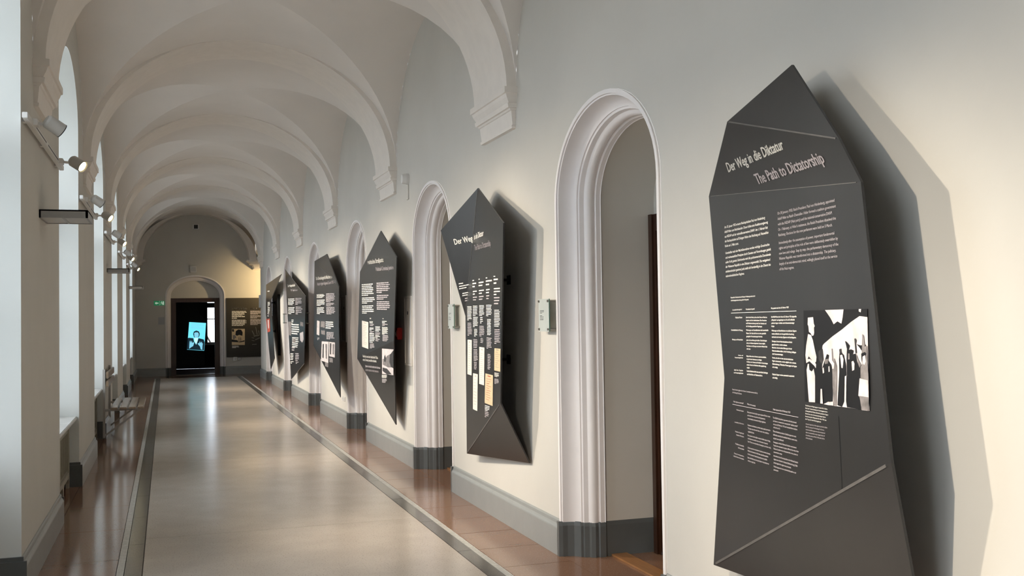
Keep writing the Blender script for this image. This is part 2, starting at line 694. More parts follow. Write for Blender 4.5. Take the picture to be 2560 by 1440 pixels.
for n, c in enumerate(win_centres()):
    wroot = empty('window_%d' % (n + 1), (GX, c, SILL), 'tall arched window, bay %s of the corridor' %
                  ['behind the camera', 'behind the viewer', 'beside the viewer', 'nearest the first pier', 'with the first radiator cover', 'second in view', 'third in view', 'fourth in view', 'farthest'][n],
                  'window', kind='structure')
    # reveal lining
    mb = MB()
    pa = arch_path(WH, WZ, WR, 0.0)
    mb.grid([[(LW, c + s, z) for s, z in pa], [(GX - .12, c + s, z) for s, z in pa]])
    part(mb, 'reveal', revl_m, wroot, smooth=True)
    # wall below the sill
    ax = GX + .06 if n != 2 else GX + .05
    mb = MB()
    mb.poly([(GX + .06, c - WH, 0), (GX + .06, c + WH, 0), (GX + .06, c + WH, SILL), (GX + .06, c - WH, SILL)])
    part(mb, 'apron', wall_m, wroot)
    mb = MB()
    mb.box(GX + .02, LW - .018 if n != 2 else GX + .10, c - WH + .002, c + WH - .002, SILL - .035, SILL)
    part(mb, 'window_sill', sill_m, wroot, bevel=.006)
    # fixed frame
    mb = MB()
    t = .07
    for s0, s1, z0, z1 in ((-WH, -WH + t, SILL, WZ), (WH - t, WH, SILL, WZ), (-WH + t, WH - t, SILL, SILL + t), (-WH + t, WH - t, 2.62, 2.72),
                           (-.045, .045, SILL + t, 2.62)):
        mb.box(GX - .04, GX + .03, c + s0, c + s1, z0, z1)
    N = 24
    o0, i0 = arch_path(WH, WZ, WR, WZ)[2:-2], arch_path(WH - t, WZ, WR - t, WZ)[2:-2]
    mb.grid([[(GX + .03, c + s, z) for s, z in o0], [(GX + .03, c + s, z) for s, z in i0], [(GX - .04, c + s, z) for s, z in i0], [(GX - .04, c + s, z) for s, z in o0]])
    part(mb, 'window_frame', frame_w, wroot)
    for sg in (-1, 1):
        mb = MB()
        a, b = (.045, WH - t) if sg > 0 else (-WH + t, -.045)
        q = .055
        for s0, s1, z0, z1 in ((a, a + q, SILL + t, 2.62), (b - q, b, SILL + t, 2.62), (a + q, b - q, SILL + t, SILL + t + q), (a + q, b - q, 2.62 - q, 2.62),
                               (a + q, b - q, 1.68, 1.71)):
            mb.box(GX - .025, GX + .045, c + s0, c + s1, z0, z1)
        sash = part(mb, 'sash', frame_w, wroot)
        for z0, z1 in ((SILL + t + q, 1.68), (1.71, 2.62 - q)):
            mb = MB()
            mb.box(GX, GX + .006, c + a + q, c + b - q, z0, z1)
            part(mb, 'pane', glass_m, sash)
    mb = MB()
    mb.poly([(GX, c + s, z) for s, z in [(-WH + t, 2.72)] + [(s, z) for s, z in i0] + [(WH - t, 2.72)]])
    part(mb, 'pane', glass_m, wroot)
    mb = MB()
    mb.box(GX - .025, GX + .03, c - .018, c + .018, 2.72, WZ + WR - t)
    mb.box(GX - .025, GX + .03, c - WH + t, c + WH - t, WZ - .02, WZ + .015)
    part(mb, 'glazing_bar', frame_w, wroot)
    # portal: tells the renderer where the daylight comes in
    ld = bpy.data.lights.new('daylight_portal', 'AREA')
    ld.shape = 'RECTANGLE'
    ld.size = 2 * WH
    ld.size_y = WZ + WR - SILL
    ld.cycles.is_portal = True
    lo = bpy.data.objects.new('daylight_portal', ld)
    COL.objects.link(lo)
    lo.location = (GX - .14, c, (SILL + WZ + WR) / 2)
    lo.rotation_euler = (0, -PI / 2, 0)

# outside ground, a plain forecourt seen only through the panes
mb = MB()
mb.poly([(-60, -40, -1.2), (GX - .3, -40, -1.2), (GX - .3, 80, -1.2), (-60, 80, -1.2)])
tag(mb.build('floor_outside', out_m), 'grey forecourt outside the windows', 'ground', kind='structure')

# ------------------------------------------------------------------ end wall, back wall, side hall
EC, EH = 0.808, 0.822
mb = MB()
cols = [LW, RW]
for i in range(41):
    cols.append(round(EC - (EH - .004) * math.cos(PI * i / 40), 4))
for i in range(41):
    cols.append(round(XC - HA * math.cos(PI * i / 40), 4))
cols = sorted(set(cols))


def end_bottom(x):
    return arch_z(x - EC, EH - .004, DZ - .06, DR) if abs(x - EC) < EH - .004 else -0.03


def end_top(x):
    return SPR + ell(x - XC, HA, RISE)


for a, b in zip(cols[:-1], cols[1:]):
    e = 1e-5
    mb.poly([(a, EW, end_bottom(a + e)), (b, EW, end_bottom(b - e)), (b, EW, end_top(b - e)), (a, EW, end_top(a + e))])
mb.poly([(RW, EW, 0), (8.0, EW, 0), (8.0, EW, 4.7), (RW, EW, 4.7)])
tag(mb.build('wall_end', wall_m, weld=False), 'end wall with arched doorway and black information board', 'wall', kind='structure')
mb = MB()
mb.poly([(LW - .5, BACK, 0), (RW + .3, BACK, 0), (RW + .3, BACK, 4.8), (LW - .5, BACK, 4.8)])
tag(mb.build('wall_back', wall_m), 'plain wall behind the viewer', 'wall', kind='structure')
mb = MB()
mb.poly([(RW, RWEND, 0), (8, RWEND, 0), (8, RWEND, 4.6), (RW, RWEND, 4.6)])
mb.poly([(8, RWEND, 0), (8, EW, 0), (8, EW, 4.6), (8, RWEND, 4.6)])
tag(mb.build('wall_side', wall_m), 'walls of the side hall beyond the corridor corner', 'wall', kind='structure')
mb = MB()
mb.poly([(RW, RWEND - .01, 4.0), (8, RWEND - .01, 4.0), (8, EW, 4.0), (RW, EW, 4.0)])
mb.poly([(RW, RWEND - .01, 4.0), (RW, EW, 4.0), (RW, EW, 4.7), (RW, RWEND - .01, 4.7)])
tag(mb.build('ceiling_side', vault_m), 'ceiling of the side hall', 'ceiling', kind='structure')

eo = build_door(7, (lambda s, d, z: (EC + s, EW + d, z)), EH, 'arched doorway in the end wall with dark wooden frame', leaf=False, zs=DZ - .06)
# frame of the end doorway and the plaster above it
hi = EH - .128
mb = MB()
pa = arch_path(hi, DZ - .06, DR - .128, 0)
up = [(s, z) for s, z in pa if z >= DZ - .061]
mb.poly([(EC + s, EW + .30, z) for s, z in [(-hi, 2.22)] + up + [(hi, 2.22)]])
part(mb, 'tympanum', wall_m, eo)
mb = MB()
for x0, x1, z0, z1 in ((-hi, -hi + .16, 0, 2.22), (hi - .16, hi, 0, 2.22), (-hi + .16, hi - .16, 2.10, 2.22)):
    mb.box(EC + x0, EC + x1, EW + .24, EW + .36, z0, z1)
    mb.box(EC + x0 + .03, EC + x1 - .03, EW + .225, EW + .241, z0, z1 - (.02 if z0 > 1 else 0))
part(mb, 'door_frame', wood_dark, eo)
mb = MB()
mb.box(EC - hi + .16, EC + hi - .16, EW + .20, EW + .40, 0, .02)
part(mb, 'threshold', mat('door_step', (0.10, 0.085, 0.075), 0.25, 0.5), eo)

# room beyond the end doorway
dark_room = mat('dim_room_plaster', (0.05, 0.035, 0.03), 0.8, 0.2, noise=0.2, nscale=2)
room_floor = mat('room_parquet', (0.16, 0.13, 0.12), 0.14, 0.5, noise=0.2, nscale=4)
RY = EW + 4.2
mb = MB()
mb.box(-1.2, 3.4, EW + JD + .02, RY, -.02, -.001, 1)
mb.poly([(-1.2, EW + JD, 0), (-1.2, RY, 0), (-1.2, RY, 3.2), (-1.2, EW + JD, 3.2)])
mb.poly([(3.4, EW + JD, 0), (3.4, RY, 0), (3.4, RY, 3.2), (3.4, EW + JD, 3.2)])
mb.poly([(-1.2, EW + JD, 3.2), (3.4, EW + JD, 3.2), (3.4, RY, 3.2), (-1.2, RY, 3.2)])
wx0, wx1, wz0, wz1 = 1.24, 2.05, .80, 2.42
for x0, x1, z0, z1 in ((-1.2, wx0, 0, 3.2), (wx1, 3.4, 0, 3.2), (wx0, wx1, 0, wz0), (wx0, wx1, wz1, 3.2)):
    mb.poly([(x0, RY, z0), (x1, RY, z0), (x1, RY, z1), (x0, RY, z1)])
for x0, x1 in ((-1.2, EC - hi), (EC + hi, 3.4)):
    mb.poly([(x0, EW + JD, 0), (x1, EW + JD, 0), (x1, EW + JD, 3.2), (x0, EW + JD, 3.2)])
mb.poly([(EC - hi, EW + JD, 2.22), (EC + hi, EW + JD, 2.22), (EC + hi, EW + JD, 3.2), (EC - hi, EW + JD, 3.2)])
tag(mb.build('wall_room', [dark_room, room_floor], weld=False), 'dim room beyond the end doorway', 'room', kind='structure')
wr = empty('window_9', ((wx0 + wx1) / 2, RY, wz0), 'bright window of the dim room beyond the end doorway', 'window', kind='structure')
mb = MB()
for x0, x1, z0, z1 in ((wx0, wx0 + .05, wz0, wz1), (wx1 - .05, wx1, wz0, wz1), (wx0, wx1, wz0, wz0 + .05), (wx0, wx1, wz1 - .05, wz1), (wx0, wx1, 1.98, 2.14), (wx0, wx1, 1.595, 1.625)):
    mb.box(x0, x1, RY - .03, RY + .05, z0, z1)
part(mb, 'window_frame', wood_dark, wr)
mb = MB()
mb.box(wx0 + .05, wx1 - .05, RY + .01, RY + .016, wz0 + .05, wz1 - .05)
part(mb, 'pane', glass_m, wr)
mb = MB()
mb.box(wx0 - .05, wx1 + .05, RY - .16, RY, wz0 - .04, wz0)
part(mb, 'window_sill', sill_m, wr)
# branches outside that window
mb = MB()
random.seed(3)


def twig(p, d, L, r, n):
    q = p + d * L
    mb.tube(p, q, r, r * .6, 6, False)
    if n:
        for s in range(2):
            dd = (d + Vector((random.uniform(-.8, .8), random.uniform(-.3, .3), random.uniform(-.4, .8)))).normalized()
            twig(q, dd, L * .72, r * .62, n - 1)


twig(Vector((1.9, RY + 2.2, -1.2)), Vector((-.12, 0, 1)).normalized(), 1.5, .07, 5)
tag(mb.build('bare_tree', bark_m, weld=False), 'bare branched tree outside the far room window', 'tree')

# ------------------------------------------------------------------ floor
# x limits of the laid strips
XS = [LW - .6, -.308, -.262, -.151, 1.868, 1.972, 2.018, RW + .8]
fl = MB()
fl.box(LW - .5, RW + .8, BACK, EW + .8, -.06, -.004)
fl.box(RW + .8, 8, RWEND, EW, -.06, -.004)
floor = fl.build('floor', joint_m)
tag(floor, 'polished terrazzo corridor floor with brown borders', 'floor', kind='structure')


def tile(name, m, x0, x1, y0, y1, top=0.0):
    mb = MB()
    mb.box(x0, x1, y0, y1, -.02, top)
    return part(mb, name, m, floor)


J = 0.003
FEND = 29.9
TL = 0.5375


def run_tiles(name, m, x0, x1, phase, step, yend=FEND, ystart=3.0):
    y = phase
    while y > ystart:
        y -= step
    proto = None
    while y < yend - .02:
        y1 = min(y + step, yend)
        if proto is None or y1 - y < step - 1e-4:
            t = tile(name, m, x0 + J, x1 - J, y + J, y1 - J, random.uniform(-.0004, .0))
            if proto is None:
                proto = t
                py = y
        else:
            t = share(proto, floor, name, (0, y - py, 0))
            t.location.z = random.uniform(-.0005, .0)
        y += step
    return y


run_tiles('border_slab', bord_m, -.80, XS[1], 7.447, TL * 2)
run_tiles('border_slab', bord_m, XS[6], RW, 7.366, TL)
run_tiles('dark_slab', dark_m, XS[2], XS[3], 6.83, TL * 2)
run_tiles('dark_slab', dark_m, XS[4], XS[5], 6.83, TL * 2)
run_tiles('terrazzo_field', terr_m, XS[3], XS[4], 8.075, 4.226)
# end cross band and the parts the runs leave
t = tile('border_slab', bord_m, LW - .05, RW - .001, FEND + J, EW + .25)
t = tile('border_slab', bord_m, RW + .001, 7.9, RWEND + .01, EW - .01)
for k in NWIN:
    c = WC + k * BAY
    tile('niche_slab', bord_m, GX + .07, -.80 - J, c - WH + .002, c + WH - .002)
for c in door_centres():
    tile('doorway_slab', bord_m, RW + .001, RW + JD + .08, c - DH - .02, c + DH + .02, -.001)
mort_m = mat('pale_mortar', (0.40, 0.39, 0.36), 0.35, 0.4, noise=0.2, nscale=20)
for x0 in (XS[1], XS[5]):
    mb = MB()
    mb.box(x0 + .001, x0 + XS[2] - XS[1] - .001, 4.5, FEND, -.01, -.0012)
    part(mb, 'mortar_bed', mort_m, floor)
# pale mosaic lines: three rows of little stones each
for x0 in (XS[1], XS[5]):
    mb = MB()
    wd = (XS[2] - XS[1]) / 3
    for r in range(3):
        y = 4.5 + r * .012
        while y < FEND:
            L = .030 * random.uniform(.85, 1.2) if y < 14 else .12
            a, b = x0 + r * wd, x0 + (r + 1) * wd
            g = .0018
            j = random.uniform(-.0012, .0012)
            n = len(mb.v)
            mb.poly([(a + g + j, y + g, -.0002), (b - g + j, y + g, -.0002), (b - g + j, y + L - g, -.0002), (a + g + j, y + L - g, -.0002)])
            y += L
    tag(part(mb, 'mosaic_line', mosaic_m, floor, weld=False), 'pale mosaic line beside the dark strip', kind='stuff')

# ------------------------------------------------------------------ baseboards
BPROF = [(0.0, .235), (.006, .234), (.012, .226), (.014, .205), (.022, .196), (.028, .184), (.030, .176), (.030, 0.0)]


def baseboard(name, pts, label=None):
    """pts: list of (x,y, nx, ny) along the wall, profile pushed along n"""
    mb = MB()
    rows = [[(x + nx * p, y + ny * p, z) for p, z in BPROF] for x, y, nx, ny in pts]
    mb.grid(rows)
    for r in (rows[0], rows[-1]):
        mb.poly(r + [(r[0][0], r[0][1], 0)])
    o = mb.build(name, base_m)
    tag(o, label or 'grey painted baseboard', 'baseboard', 'baseboard lengths', kind='structure')
    return o


prev = BACK
for c in door_centres() + [None]:
    e = RWEND if c is None else c - DH
    baseboard('baseboard_right', [(RW, prev, -1, 0), (RW, e, -1, 0)], 'grey baseboard length along the right wall')
    if c is not None:
        prev = c + DH
baseboard('baseboard_right', [(RW, RWEND, -.0, 1), (RW + 3, RWEND, 0, 1)], 'grey baseboard length round the corridor corner')
c0 = win_centres()
prev = BACK
for c in c0 + [None]:
    e = EW if c is None else c - WH
    pts = []
    if prev > BACK:
        pts += [(LW - .10, prev, 0, -1), (LW, prev, .0, -1)]
    o = baseboard('baseboard_left', [(LW, prev, 1, 0), (LW, e, 1, 0)], 'grey baseboard length at the foot of a window pier')
    # returns into the window niche
    if prev > BACK:
        mb = MB()
        mb.box(LW - .30, LW + .030, prev - .022, prev, 0, .21)
        mb.box(LW - .30, LW + .012, prev - .012, prev, .21, .235)
        tag(mb.build('baseboard_left', plinth_m), 'grey baseboard return into a window niche', 'baseboard', 'baseboard returns', kind='structure')
    if c is not None:
        mb = MB()
        mb.box(LW - .30, LW + .030, e, e + .022, 0, .21)
        mb.box(LW - .30, LW + .012, e, e + .012, .21, .235)
        tag(mb.build('baseboard_left', plinth_m), 'grey baseboard return into a window niche', 'baseboard', 'baseboard returns', kind='structure')
        prev = c + WH
baseboard('baseboard_end', [(LW, EW, 0, -1), (EC - EH, EW, 0, -1)], 'grey baseboard left of the end doorway')
baseboard('baseboard_end', [(EC + EH, EW, 0, -1), (7.9, EW, 0, -1)], 'grey baseboard right of the end doorway')

# ------------------------------------------------------------------ radiator covers
wname = ['behind the viewer', 'behind the viewer', 'beside the viewer', 'in the bay before the first pier', 'in the first bay past the near pier', 'in the second bay past the near pier',
         'in the third bay past the near pier', 'in the fourth bay past the near pier', 'farthest']
rad0 = None
for n, c in list(enumerate(win_centres()))[3:]:
    lab = 'beige slotted radiator cover under the window ' + wname[n]
    if rad0 is None:
        ro = empty('radiator_cover', (LW - .085, c, 0), lab, 'radiator cover', 'radiator covers under the windows')
        W = WH - .03
        xf = LW - .085
        mb = MB()
        for s0, s1, z0, z1 in ((-W, -W + .05, .10, .60), (W - .05, W, .10, .60), (-.03, .03, .10, .60), (-W, W, .56, .60), (-W, W, .10, .15)):
            mb.box(xf - .03, xf, c + s0, c + s1, z0, z1)
        part(mb, 'frame', radf_m, ro, bevel=.004)
        for s0, s1 in ((-W + .05, -.03), (.03, W - .05)):
            mb = MB()
            mb.box(xf - .022, xf - .012, c + s0, c + s1, .15, .56)
            gr = part(mb, 'panel', rad_m, ro)
            mb = MB()
            for i in range(12):
                y = c + s0 + .03 + i * (s1 - s0 - .06) / 11
                mb.box(xf - .012, xf - .008, y - .012, y + .012, .18, .53)
            tag(part(mb, 'slats', rad_m, gr), kind='stuff')
        for s in (-W + .04, -.32, .32, W - .04):
            mb = MB()
            rows = [[(xf - .03, c + s - q, z), (xf, c + s - q, z), (xf, c + s + q, z), (xf - .03, c + s + q, z)] for q, z in ((.09, .101), (.05, .08), (.03, .05), (.025, 0.0))]
            mb.grid(rows, closed=True)
            mb.poly(rows[0])
            mb.poly(rows[-1])
            part(mb, 'foot', radf_m, ro)
        rad0 = ro
    else:
        r = rad0.copy()
        COL.objects.link(r)
        r.location = (LW - .085, c, 0)
        r['label'] = lab
        for ch in list(rad0.children):
            q = ch.copy()
            COL.objects.link(q)
            q.parent = r
            for g in ch.children:
                q2 = g.copy()
                COL.objects.link(q2)
                q2.parent = q

# ------------------------------------------------------------------ track lights on the piers
pn = ['on the pier beside the viewer', 'on the nearest visible pier', 'on the second pier', 'on the third pier', 'on the fourth pier', 'on the fifth, farthest pier']


def spot_head(name, pos, aim, label, group, k):
    pos, aim = Vector(pos), Vector(aim).normalized()
    r = empty(name, pos, label, 'spotlight', group)
    mb = MB()
    b = pos + aim * .0
    mb.tube(b - aim * .055, b - aim * .042, .034, .043, 20, True)
    mb.tube(b - aim * .042, b + aim * .055, .043, .045, 20, False)
    mb.tube(b + aim * .055, b + aim * .051, .045, .038, 20, False)
    mb.tube(b + aim * .051, b + aim * .035, .038, .036, 20, False)
    part(mb, 'housing', lamp_m, r, smooth=True)
    mb = MB()
    mb.tube(b + aim * .040, b + aim * .044, .037, .037, 20)
    part(mb, 'lens', lens_m, r)
    mb = MB()
    mb.tube(b + aim * .054, b + aim * .059, .046, .046, 20, False)
    mb.tube(b + aim * .059, b + aim * .059, .046, .038, 20, False)
    part(mb, 'rim', dark_pl, r)
    mb = MB()
    wallx = LW + .045
    mb.tube((wallx, pos.y, pos.z + .01), (pos.x, pos.y, pos.z + .0), .010, .010, 10)
    mb.box(wallx - .01, wallx + .03, pos.y - .05, pos.y + .05, pos.z - .010, pos.z + .030)
    part(mb, 'adapter', white_pl, r, bevel=.003)
    if LAMP_W > 0:
        ld = bpy.data.lights.new('spot_beam', 'SPOT')
        ld.energy = LAMP_W
        ld.color = LAMP_COL
        ld.spot_size = math.radians(76)
        ld.spot_blend = 0.85
        ld.shadow_soft_size = 0.035
        lo = bpy.data.objects.new('spot_beam', ld)
        COL.objects.link(lo)
        lo.rotation_euler = aim.to_track_quat('-Z', 'Y').to_euler()
        lo.parent = r
        lo.location = aim * .066


for i, k in enumerate(range(-1, 5)):
    y = k * BAY
    zt = 2.80 - (.35 if k < 0 else 0)
    root = empty('light_track', (LW, 7.66 + y, zt), 'white lighting track ' + pn[i], 'light track', 'lighting tracks on the window piers')
    mb = MB()
    mb.box(LW + .018, LW + .050, 6.56 + y - (.2 if k < 0 else 0), 8.80 + y - (.15 if k < 0 else 0), zt - .015, zt + .020)
    part(mb, 'rail', white_pl, root, bevel=.003)
    mb = MB()
    mb.box(LW + .0502, LW + .0512, 6.95 + y, 7.55 + y, zt - .002, zt + .008)
    mb.box(LW + .0502, LW + .0512, 7.66 + y, 8.35 + y, zt - .002, zt + .008)
    part(mb, 'slot', dark_pl, root)
    for yy in (6.75, 7.65, 8.6):
        mb = MB()
        mb.box(LW, LW + .02, yy + y - .03, yy + y + .03, zt - .01, zt + .015)
        part(mb, 'bracket', white_pl, root)
    spot_head('spotlight', (LW + .16, 6.86 + y - (.33 if k < 0 else 0), 2.80 - (.35 if k < 0 else 0)), (.86, .42, -.56), 'near spotlight of the track %s, turned down the corridor' % pn[i], 'spotlights turned away', i)
    spot_head('spotlight', (LW + .17, 8.48 + y - (.22 if k < 0 else 0), 2.80 - (.35 if k < 0 else 0)), (.84, -.45, -.56), 'far spotlight of the track %s, lit face towards the viewer' % pn[i], 'spotlights facing the viewer', i)

# small hairline crack below the first track is paint wear; grey flat wall boxes
bx = ['projecting grey flat wall lamp on the nearest pier', 'projecting grey flat wall lamp on the third pier', 'projecting pale flat wall lamp on the farthest pier']
for (yb, z, m0), lb in zip(((7.57, 2.30, grey_box), (15.97, 2.30, grey_box), (25.2, 2.33, grey_pale)), bx):
    root = empty('wall_lamp', (LW, yb + .24, z), lb, 'wall lamp')
    mb = MB()
    mb.box(LW, LW + .305, yb, yb + .015, z, z + .055)
    mb.box(LW, LW + .305, yb + .475, yb + .49, z, z + .055)
    mb.box(LW + .29, LW + .305, yb, yb + .49, z, z + .055)
    mb.box(LW, LW + .012, yb, yb + .49, z, z + .055)
    mb.box(LW, LW + .305, yb, yb + .49, z + .045, z + .055)
    part(mb, 'housing', m0, root)
    mb = MB()
    mb.box(LW + .012, LW + .29, yb + .015, yb + .475, z + .004, z + .012)
    part(mb, 'diffuser', grey_pale, root)
    mb = MB()
    mb.box(LW + .14, LW + .155, yb + .015, yb + .475, z, z + .008)
    part(mb, 'divider', m0, root)

# ------------------------------------------------------------------ folding bench on the third pier
by0, by1 = 14.66, 16.50
by0 = 14.66
bench = empty('wall_bench', (LW, 15.6, 0), 'slatted wooden wall bench with metal struts at the third pier', 'bench')
xs = [-.71, -.60, -.485, -.372, -.275]
for i in range(4):
    mb = MB()
    mb.box(xs[i] + .006, xs[i + 1] - .014, by0, by1, .425, .452)
    part(mb, 'seat_slat', bench_wood, bench, bevel=.006)
for yb in (14.85, 16.30):
    mb = MB()
    mb.bar((LW, yb, .405), (-.29, yb, .415), .03, .03)
    mb.bar((LW + .015, yb, .06), (-.33, yb, .40), .03, .022)
    mb.bar((LW + .015, yb, .04), (LW + .015, yb, .95), .035, .03)
    part(mb, 'strut', bench_metal, bench)
for z0, z1 in ((.72, .80), (.83, .92)):
    mb = MB()
    mb.box(LW + .045, LW + .075, 14.80, 16.40, z0, z1)
    part(mb, 'back_slat', bench_wood, bench, bevel=.006)

# ------------------------------------------------------------------ text and flat print helpers
def plane3(a, b, c):
    n = (b - a).cross(c - a).normalized()
    return (n, a)


def hit(u, v, pl, off=0.0):
    n, a = pl
    d = ray(u, v)
    if n.dot(d) > 0:
        n = -n
    a = a + n * off
    return EYE + d * (n.dot(a - EYE) / n.dot(d))


_tc = {}


def text_tris(s, bold=0.0):
    key = (s, bold)
    if key in _tc:
        return _tc[key]
    cu = bpy.data.curves.new('t', 'FONT')
    cu.body = s
    cu.size = 1.0
    cu.resolution_u = 2
    cu.offset = bold
    cu.fill_mode = 'FRONT'
    o = bpy.data.objects.new('t', cu)
    me = bpy.data.meshes.new_from_object(o)
    vs = [(v.co.x, v.co.y) for v in me.vertices]
    fs = [tuple(p.vertices) for p in me.polygons]
    bpy.data.objects.remove(o)
    bpy.data.curves.remove(cu)
    bpy.data.meshes.remove(me)
    _tc[key] = (vs, fs)
    return _tc[key]


CAP = 0.70


def put_line(mb, s, P0, X, U, width=None, bold=0.0, right=False):
    """P0 start of baseline; X unit vector scaled to 1 em of text width; U vector of one cap height"""
    vs, fs = text_tris(s, bold)
    if not vs:
        return
    mx = max(v[0] for v in vs)
    n = len(mb.v)
    sh = -mx if right else 0.0
    for x, y in vs:
        p = P0 + X * (x + sh) + U * (y / CAP)
        mb.v.append(tuple(p))
    for f in fs:
        mb.f.append(tuple(n + i for i in f))
        mb.m.append(0)


def heading(pl, s, a, b, top, m, parent, name='heading', bold=0.012):
    A, B, T = hit(*a, pl, .003), hit(*b, pl, .003), hit(*top, pl, .003)
    vs, _ = text_tris(s, bold)
    mx = max(v[0] for v in vs)
    mb = MB()
    for dx in (-.014, .0, .014):
        put_line(mb, s, A + (B - A) / mx * dx, (B - A) / mx, T - A, bold=bold)
    return part(mb, name, m, parent, weld=False)


def block(pl, lines, a, b, last, m, parent, name='paragraph', cap=.50, right=False, bold=0.0):
    """a,b baseline ends of the first line's width; last = baseline start of the last line"""
    A, B, L = hit(*a, pl, .003), hit(*b, pl, .003), hit(*last, pl, .003)
    n = len(lines)
    mx = max(max([v[0] for v in text_tris(s, bold)[0]] or [0]) for s in lines)
    if n > 1:
        step = (L - A) / (n - 1)
        U = -step * cap
    else:
        step = Vector((0, 0, 0))
        U = L - A
    mb = MB()
    P = B if right else A
    for i, s in enumerate(lines):
        if s:
            put_line(mb, s, P + step * i, (B - A) / mx, U, bold=bold, right=right)
    return part(mb, name, m, parent, weld=False)


def bars(pl, n, a, b, last, m, parent, name='paragraph', fill=.55, lens=None, seed=0):
    """print too small to read: n word-broken lines"""
    rnd = random.Random(seed + n)
    A, B, L = hit(*a, pl, .003), hit(*b, pl, .003), hit(*last, pl, .003)
    X = B - A
    step = (L - A) / (n - 1) if n > 1 else (L - A)
    mb = MB()
    for i in range(n):
        P = A + step * i if n > 1 else A
        w = rnd.uniform(.82, 1.0) if i < n - 1 else rnd.uniform(.3, .8)
        if lens:
            w = lens[i % len(lens)]
        t = 0.0
        while t < w - .02:
            e = min(w, t + rnd.uniform(.10, .28))
            u = -step * fill if n > 1 else step
            mb.poly([P + X * t, P + X * e, P + X * e + u, P + X * t + u])
            t = e + .022
    return part(mb, name, m, parent, weld=False)


def flat(pl, pts, m, parent, name, off=.003, zoom=None):
    if zoom:
        pts = [(zoom[0] + x / zoom[2], zoom[1] + y / zoom[2]) for x, y in pts]
    mb = MB()
    mb.poly([hit(u, v, pl, off) for u, v in pts])
    return part(mb, name, m, parent, weld=False)


def picture(pl, name, quad, polys, parent, zoom, label=None):
    """flat printed picture: base quad + printed shapes as one part"""
    used = []
    mb = MB()

    def add(pts, m, off):
        if m not in used:
            used.append(m)
        p2 = [(zoom[0] + x / zoom[2], zoom[1] + y / zoom[2]) for x, y in pts]
        mb.poly([hit(u, v, pl, off) for u, v in p2], used.index(m))
    add(quad[0], quad[1], .003)
    for i, (pts, m) in enumerate(polys):
        add(pts, m, .0034 + i * .00012)
    o = part(mb, name, used, parent, weld=False)
    if label:
        o['label'] = label
    return o


# ------------------------------------------------------------------ folded exhibition panels
def panel(label, V, faces, plane_defs, folds, mount, group='folded exhibition panels'):
    """V: name -> (u, v, gap from the wall) ; gap None = lies on the plane of its facet"""
    P = {}
    for k, (u, v, g) in V.items():
        if g is not None:
            P[k] = onx(u, v, RW - g)
    planes = {}
    for key, (a, b, c) in plane_defs.items():
        planes[key] = plane3(P[a], P[b], P[c])
        for k, (u, v, g) in V.items():
            if g is None and k not in P and (k in faces[key]):
                P[k] = hit(u, v, planes[key])
    cen = sum(P.values(), Vector((0, 0, 0))) / len(P)
    root = empty('exhibition_panel', (RW, cen.y, min(p.z for p in P.values())), label, 'exhibition panel')
    mb = MB()
    th = Vector((.010, -.001, 0))
    edges = {}
    for f in faces.values():
        pts = [P[q] for q in f]
        mb.poly(pts, 0)
        mb.poly([p + th for p in pts][::-1], 1)
        for a, b in zip(f, f[1:] + f[:1]):
            key = tuple(sorted((a, b)))
            edges[key] = edges.get(key, 0) + 1
    for (a, b), n in edges.items():
        if n == 1:
            mb.poly([P[a], P[b], P[b] + th, P[a] + th], 0)
    sh = part(mb, 'folded_sheet', [panel_m, panel_b], root, weld=False)
    for a, b, wd in folds:  # thin pale strip on each fold, its highlight put into the colour
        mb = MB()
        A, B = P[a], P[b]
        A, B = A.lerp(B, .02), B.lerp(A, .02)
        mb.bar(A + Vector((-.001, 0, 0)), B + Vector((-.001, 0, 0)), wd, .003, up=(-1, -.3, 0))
        part(mb, 'fold_highlight', fold_m, root)
    # stand-off arms to the wall
    for (u, v) in mount:
        q = None
        for key, f in faces.items():
            if key == 'main':
                q = hit(u, v, planes[key])
        mb = MB()
        mb.bar((q.x + .012, q.y, q.z), (RW - .012, q.y, q.z), .02, .02)
        mb.box(RW - .012, RW - .0025, q.y - .035, q.y + .035, q.z - .035, q.z + .035)
        part(mb, 'wall_arm', panel_b, root)
    return root, planes, P


# --- panel 1
r1, pl, P1 = panel('largest, nearest black folded panel headed The Path to Dictatorship',
    dict(A=(1979, 162, .20), B=(1818, 304, None), C=(1772, 491, .13), L=(1811, 945, None), E=(1784, 1412, .125), J=(2310, 1601, .12), H=(2228, 1157, None),
         G=(2152, 455, .27), F=(2097, 347, .24)),
    dict(main=['C', 'L', 'E', 'H', 'G'], title=['B', 'C', 'G', 'F'], top=['A', 'B', 'F'], foot=['E', 'J', 'H']),
    dict(main=('C', 'G', 'E'), title=('C', 'G', 'F'), top=('A', 'B', 'F'), foot=('E', 'J', 'H')),
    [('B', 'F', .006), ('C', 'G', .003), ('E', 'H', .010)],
    [(1960, 700), (1960, 1150)])
mp, tp = pl['main'], pl['title']
heading(tp, 'Der Weg in die Diktatur', (1820.5, 431), (1961, 372), (1812.5, 408), txt_w, r1)
heading(tp, 'The Path to Dictatorship', (1894, 461), (2063, 406), (1883, 436), txt_l, r1)
block(mp, ['Am 30. Januar 1933 ernennt Reichspräsident Paul von Hindenburg', 'Adolf Hitler zum Reichskanzler. Dieser bildet eine Koalitionsregierung',
           'aus NSDAP und der nationalkonservativen DNVP. Am 1. Februar löst', 'der Reichspräsident auf Drängen Hitlers den Reichstag auf. Neuwahlen', 'finden am 5. März statt.'],
      (1811.2, 571), (1920, 545), (1812.5, 618), txt_w, r1, bold=.012)
